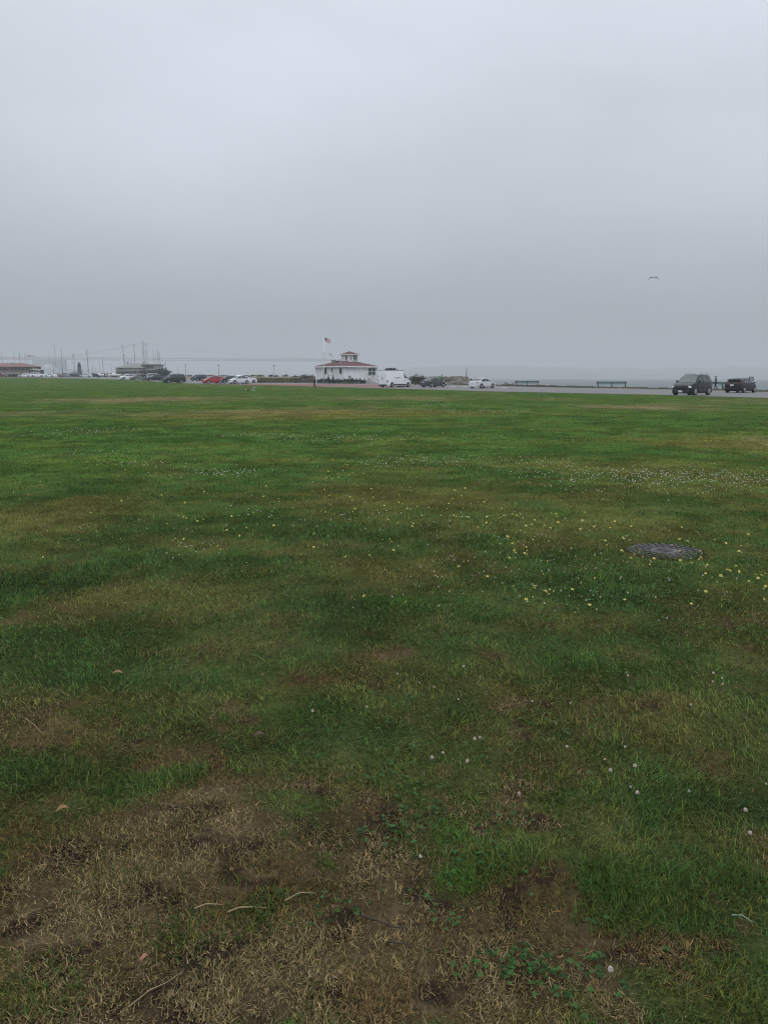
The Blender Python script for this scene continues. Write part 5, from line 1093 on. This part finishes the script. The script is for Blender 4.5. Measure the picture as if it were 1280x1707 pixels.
# ------------------------------------------------------------------ people
m_skin = mat('skin', (.26, .16, .12), .6, .05, 10); m_hair = mat('hair_dark', (.02, .015, .012), .8)
def skin(name, V, E, Rr, m, parent, root=0, sub=1):
    me = bpy.data.meshes.new(name); me.from_pydata([Vector(v) for v in V], E, []); o_ = bpy.data.objects.new(name, me); COL.objects.link(o_); o_.parent = parent
    md = o_.modifiers.new('skin', 'SKIN'); md.use_smooth_shade = True
    for i, r_ in enumerate(Rr): me.skin_vertices[0].data[i].radius = (r_, r_) if not hasattr(r_, '__len__') else r_
    for i in range(len(V)): me.skin_vertices[0].data[i].use_root = (i == root)
    if sub: s = o_.modifiers.new('sub', 'SUBSURF'); s.levels = sub; s.render_levels = sub
    me.materials.append(m); return o_
def person(label, u, Y, ht, facing, top, legs, stride=0., arms=(0., 0.), bend=0., hat=None, z=None, hood=False):
    """facing: direction of the chest in degrees; stride: half leg angle; arms: swing of each arm, front +"""
    s = ht / 1.75; root = tag(empty('person', at(u, Y, z), R(facing)), label, 'person'); root.scale = (s, s, s)
    hip = Vector((0, 0, .92)); sh = hip + Vector((math.sin(bend) * .52, 0, math.cos(bend) * .52)); nk = sh + Vector((.01, 0, .07)); hdv = nk + Vector((.03, 0, .10)); tp = hdv + Vector((.01, 0, .10))
    J = {}
    for sd, sg, an in (('l', 1, stride), ('r', -1, -stride)):
        hj = hip + Vector((0, sg * .095, -.04)); kn = hj + Vector((math.sin(an + .06) * .42, 0, -math.cos(an) * .42)); bk = an - (.45 if an < 0 else .05)
        ak = kn + Vector((math.sin(bk) * .40, 0, -math.cos(bk) * .40)); toe = ak + Vector((.17, sg * .02, -.05)); J['h' + sd], J['k' + sd], J['a' + sd], J['t' + sd] = hj, kn, ak, toe
    low = min(J['al'].z, J['ar'].z) - .075
    for a_, sg, sd in ((arms[0], 1, 'l'), (arms[1], -1, 'r')):
        s0 = sh + Vector((0, sg * .185, -.03)); el = s0 + Vector((math.sin(a_) * .29, sg * .04, -math.cos(a_) * .29)); fa = a_ + (.9 if abs(a_) > .5 else .25); wr_ = el + Vector((math.sin(fa) * .25, -sg * .02, -math.cos(fa) * .25)); J['s' + sd], J['e' + sd], J['w' + sd], J['f' + sd] = s0, el, wr_, fa
    V = [hip, hip.lerp(sh, .5), sh, nk, hdv, tp, hdv + Vector((.115, 0, -.005)), hdv + Vector((.07, 0, -.08))]; E = [(0, 1), (1, 2), (2, 3), (3, 4), (4, 5), (4, 6), (4, 7)]; Rr = [.12, .11, .10, .052, .082, .05, .012, .03]
    for sd, sg in (('l', 1), ('r', -1)):
        b0 = len(V); V += [J['h' + sd], J['k' + sd], J['a' + sd], J['t' + sd]]; E += [(0, b0), (b0, b0 + 1), (b0 + 1, b0 + 2), (b0 + 2, b0 + 3)]; Rr += [.075, .05, .036, .03]
        b0 = len(V); fa = J['f' + sd]; d = Vector((math.sin(fa), 0, -math.cos(fa))); wv = J['w' + sd]; pm_ = wv + d * .07
        V += [J['s' + sd], J['e' + sd], wv, pm_]; E += [(2, b0), (b0, b0 + 1), (b0 + 1, b0 + 2), (b0 + 2, b0 + 3)]; Rr += [.05, .037, .026, .03]
        for k in range(4):
            off = Vector((math.cos(fa), 0, math.sin(fa))) * (.03 - .02 * k); f1 = pm_ + off + d * .035; f2 = f1 + d * (.035 - .004 * abs(k - 1)) + Vector((0, -sg * .012, 0)); i0 = len(V); V += [f1, f2]; E += [(b0 + 3, i0), (i0, i0 + 1)]; Rr += [.009, .008]
        i0 = len(V); V += [wv + d * .04 + Vector((math.cos(fa), 0, math.sin(fa))) * .035, wv + d * .075 + Vector((math.cos(fa), 0, math.sin(fa))) * .045]; E += [(b0 + 2, i0), (i0, i0 + 1)]; Rr += [.011, .009]
    dz = Vector((0, 0, -low)); V = [v + dz for v in V]; J = {k: (v + dz if isinstance(v, Vector) else v) for k, v in J.items()}
    skin('body', V, E, Rr, m_skin, root); hip, sh, nk, hdv, tp = [q + dz for q in (hip, sh, nk, hdv, tp)]
    Vj = [sh.lerp(hip, .5), hip.lerp(sh, -.08), sh, J['sl'], J['el'], J['wl'], J['sr'], J['er'], J['wr']]; skin('jacket', Vj, [(0, 1), (0, 2), (2, 3), (3, 4), (4, 5), (2, 6), (6, 7), (7, 8)], [(.16, .13), (.165, .14), (.13, .12), .075, .06, .048, .075, .06, .048], top, root)
    Vt = [hip, J['hl'], J['kl'], J['al'], J['hr'], J['kr'], J['ar']]; skin('trousers', Vt, [(0, 1), (1, 2), (2, 3), (0, 4), (4, 5), (5, 6)], [.13, .10, .075, .06, .10, .075, .06], legs, root)
    for sd in 'lr': skin('shoe', [J['a' + sd] + Vector((-.04, 0, -.035)), J['t' + sd] + Vector((0, 0, 0))], [(0, 1)], [.045, .04], m_black, root)
    hc = hat or m_hair
    MB().blob(hdv + Vector((-.02, 0, .055)), (.21, .19, .19), 10).build('cap' if hat else 'hair', hc, root, smooth=True)
    if hood: MB().blob(nk + Vector((-.09, 0, -.02)), (.16, .24, .16), 8).build('hood', top, root, smooth=True)
    return root
jb = mat('jacket_black', (.016, .017, .022), .85); jn = mat('jacket_navy', (.02, .024, .035), .85); jg = mat('shirt_green', (.03, .20, .09), .85); jr = mat('jacket_red', (.30, .03, .03), .85); jgy = mat('jacket_grey', (.11, .125, .13), .85); tb = mat('trousers_black', (.014, .014, .016), .9); tj = mat('jeans_blue', (.04, .055, .085), .9)
person('person in a bulky black jacket walking along the road left of the white clubhouse', 524.5, 121, 1.62, 200, jb, tb, .22, (.3, -.2), .12, hood=True)
person('person in black standing before the clubhouse hedge, left of the two', 547.5, 153.5, 1.72, 10, jn, tb, .10, (.1, -.1))
person('person in black walking before the clubhouse hedge, right of the two', 555.8, 153, 1.75, 190, jb, tb, .20, (.35, -.25), .1)
person('person in a green shirt standing behind the dark sedan', 736.2, 139.5, 1.82, 250, jg, tj, .04, (.1, .1))
person('person in a grey jacket and dark trousers walking beside the right hand bench', 1191.5, 104, 1.74, 190, jgy, tb, .24, (.2, -.3), hat=m_hair)
person('person in a red jacket standing in front of the white motorboats', 175.2, 297, 1.72, 90, jr, tb, .05, (.1, .1))
person('person in dark clothes standing right of the red jacketed one', 179.3, 297, 1.75, 90, jb, tb, .05, (.1, .1))
person('person in a dark jacket standing by the warm grey car, left of the couple', 239, 194, 1.72, 260, jn, tj, .06, (.1, .1))
person('person with a black cap and bulky jacket, right of the couple', 243.2, 194, 1.78, 250, jb, tb, .05, (.3, .3), hat=jb)

# ------------------------------------------------------------------ gulls
m_gw = mat('gull_white', (.62, .62, .60), .7, .05); m_gg = mat('gull_grey', (.16, .17, .18), .7, .1); m_gk = mat('gull_dark', (.03, .03, .035), .7); m_beak = mat('beak_yellow', (.5, .33, .05), .5)
def gull(name, label, loc, rz, wings, scale=1., body_m=m_gw, wing_m=m_gg, pitch=0.):
    root = tag(empty(name, loc), label, 'gull'); root.rotation_euler = (0, pitch, R(rz)); root.scale = (scale,) * 3
    bd = skin('body', [(-.24, 0, .0), (-.14, 0, .0), (0, 0, 0), (.13, 0, .02), (.19, 0, .05), (.235, 0, .065)], [(0, 1), (1, 2), (2, 3), (3, 4), (4, 5)], [(.045, .012), .045, .07, .05, .035, .03], body_m, root, 2)
    MB().tube([(.24, 0, .06), (.30, 0, .05)], [.012, .004], 6).build('beak', m_beak, root)
    if wings == 'folded':
        for s in (-1, 1): MB().blob((-.06, s * .06, .02), (.36, .05, .11), 8).build('wing', wing_m, root, smooth=True)
    else:
        for s, pts in zip((-1, 1), wings):
            b = MB(); rows = []
            for (dy, dz, ch, sw) in pts: rows.append([(ch * .5 - sw, s * dy, dz + .01), (0 - sw, s * dy, dz + .03), (-ch * .5 - sw, s * dy, dz), (0 - sw, s * dy, dz - .012)])
            v_ = b.grid(rows, True); b._f(v_[0]); b._f(v_[-1]); b.build('wing', wing_m, root, smooth=True)
    if wings == 'folded' or scale < 0: 
        for s in (-1, 1): MB().tube([(0, s * .03, -.05), (0.01, s * .03, -.17)], .006, 5).build('leg', m_beak, root)
    return root
Yg = 92.; wl = [(.04, .02, .16, 0), (.25, .04, .16, .0), (.42, -.04, .12, .04), (.60, -.22, .03, .12)]
gull('flying_gull', 'gull gliding alone with drooping wings high in the grey sky', at(1089.5, Yg, zof(462.5, Yg)), 80, (wl, wl), 1.0, m_gw, m_gk, -.75)
Yg = 88.; wu = [(.03, .02, .18, 0), (.14, .16, .17, .0), (.22, .32, .12, .03), (.30, .46, .03, .08)]; wd_ = [(.03, .02, .18, 0), (.10, .10, .17, .05), (.14, .16, .12, .1), (.16, .22, .03, .16)]
p = at(422.5, Yg, .14); gull('landing_gull', 'white gull with a raised wing on the far lawn', p, 200, (wd_, wu), 1., m_gw, m_gw)
p = at(412.5, Yg, .15); gull('standing_gull', 'white and dark gull crouched on the lawn left of the one with raised wing', p, 185, 'folded', .9, m_gw, m_gk)

# ------------------------------------------------------------------ haze
b = MB(); b.box((0, 5600, (152 - 4.6) / 2), (22600, 12400, 152 + 4.6))
hz = b.build('haze', None); hz.data.materials.clear(); m = bpy.data.materials.new('haze_air'); m.use_nodes = True; m.node_tree.nodes.clear()
o_ = nd(m.node_tree, 'ShaderNodeOutputMaterial'); v_ = nd(m.node_tree, 'ShaderNodeVolumePrincipled'); v_.inputs['Color'].default_value = (.94, .975, 1.0, 1); v_.inputs['Density'].default_value = HAZE
v_.inputs['Emission Strength'].default_value = 0
m.node_tree.links.new(v_.outputs[0], o_.inputs['Volume']); hz.data.materials.append(m); tag(hz, kind='stuff')
SC.cycles.use_denoising = DENOISE; SC.cycles.denoising_prefilter = 'NONE'
SC.cycles.filter_width = 1.1; SC.cycles.volume_bounces = 0; SC.cycles.use_adaptive_sampling = False; SC.cycles.max_bounces = 8; SC.cycles.diffuse_bounces = 3; SC.cycles.glossy_bounces = 3
print('done')
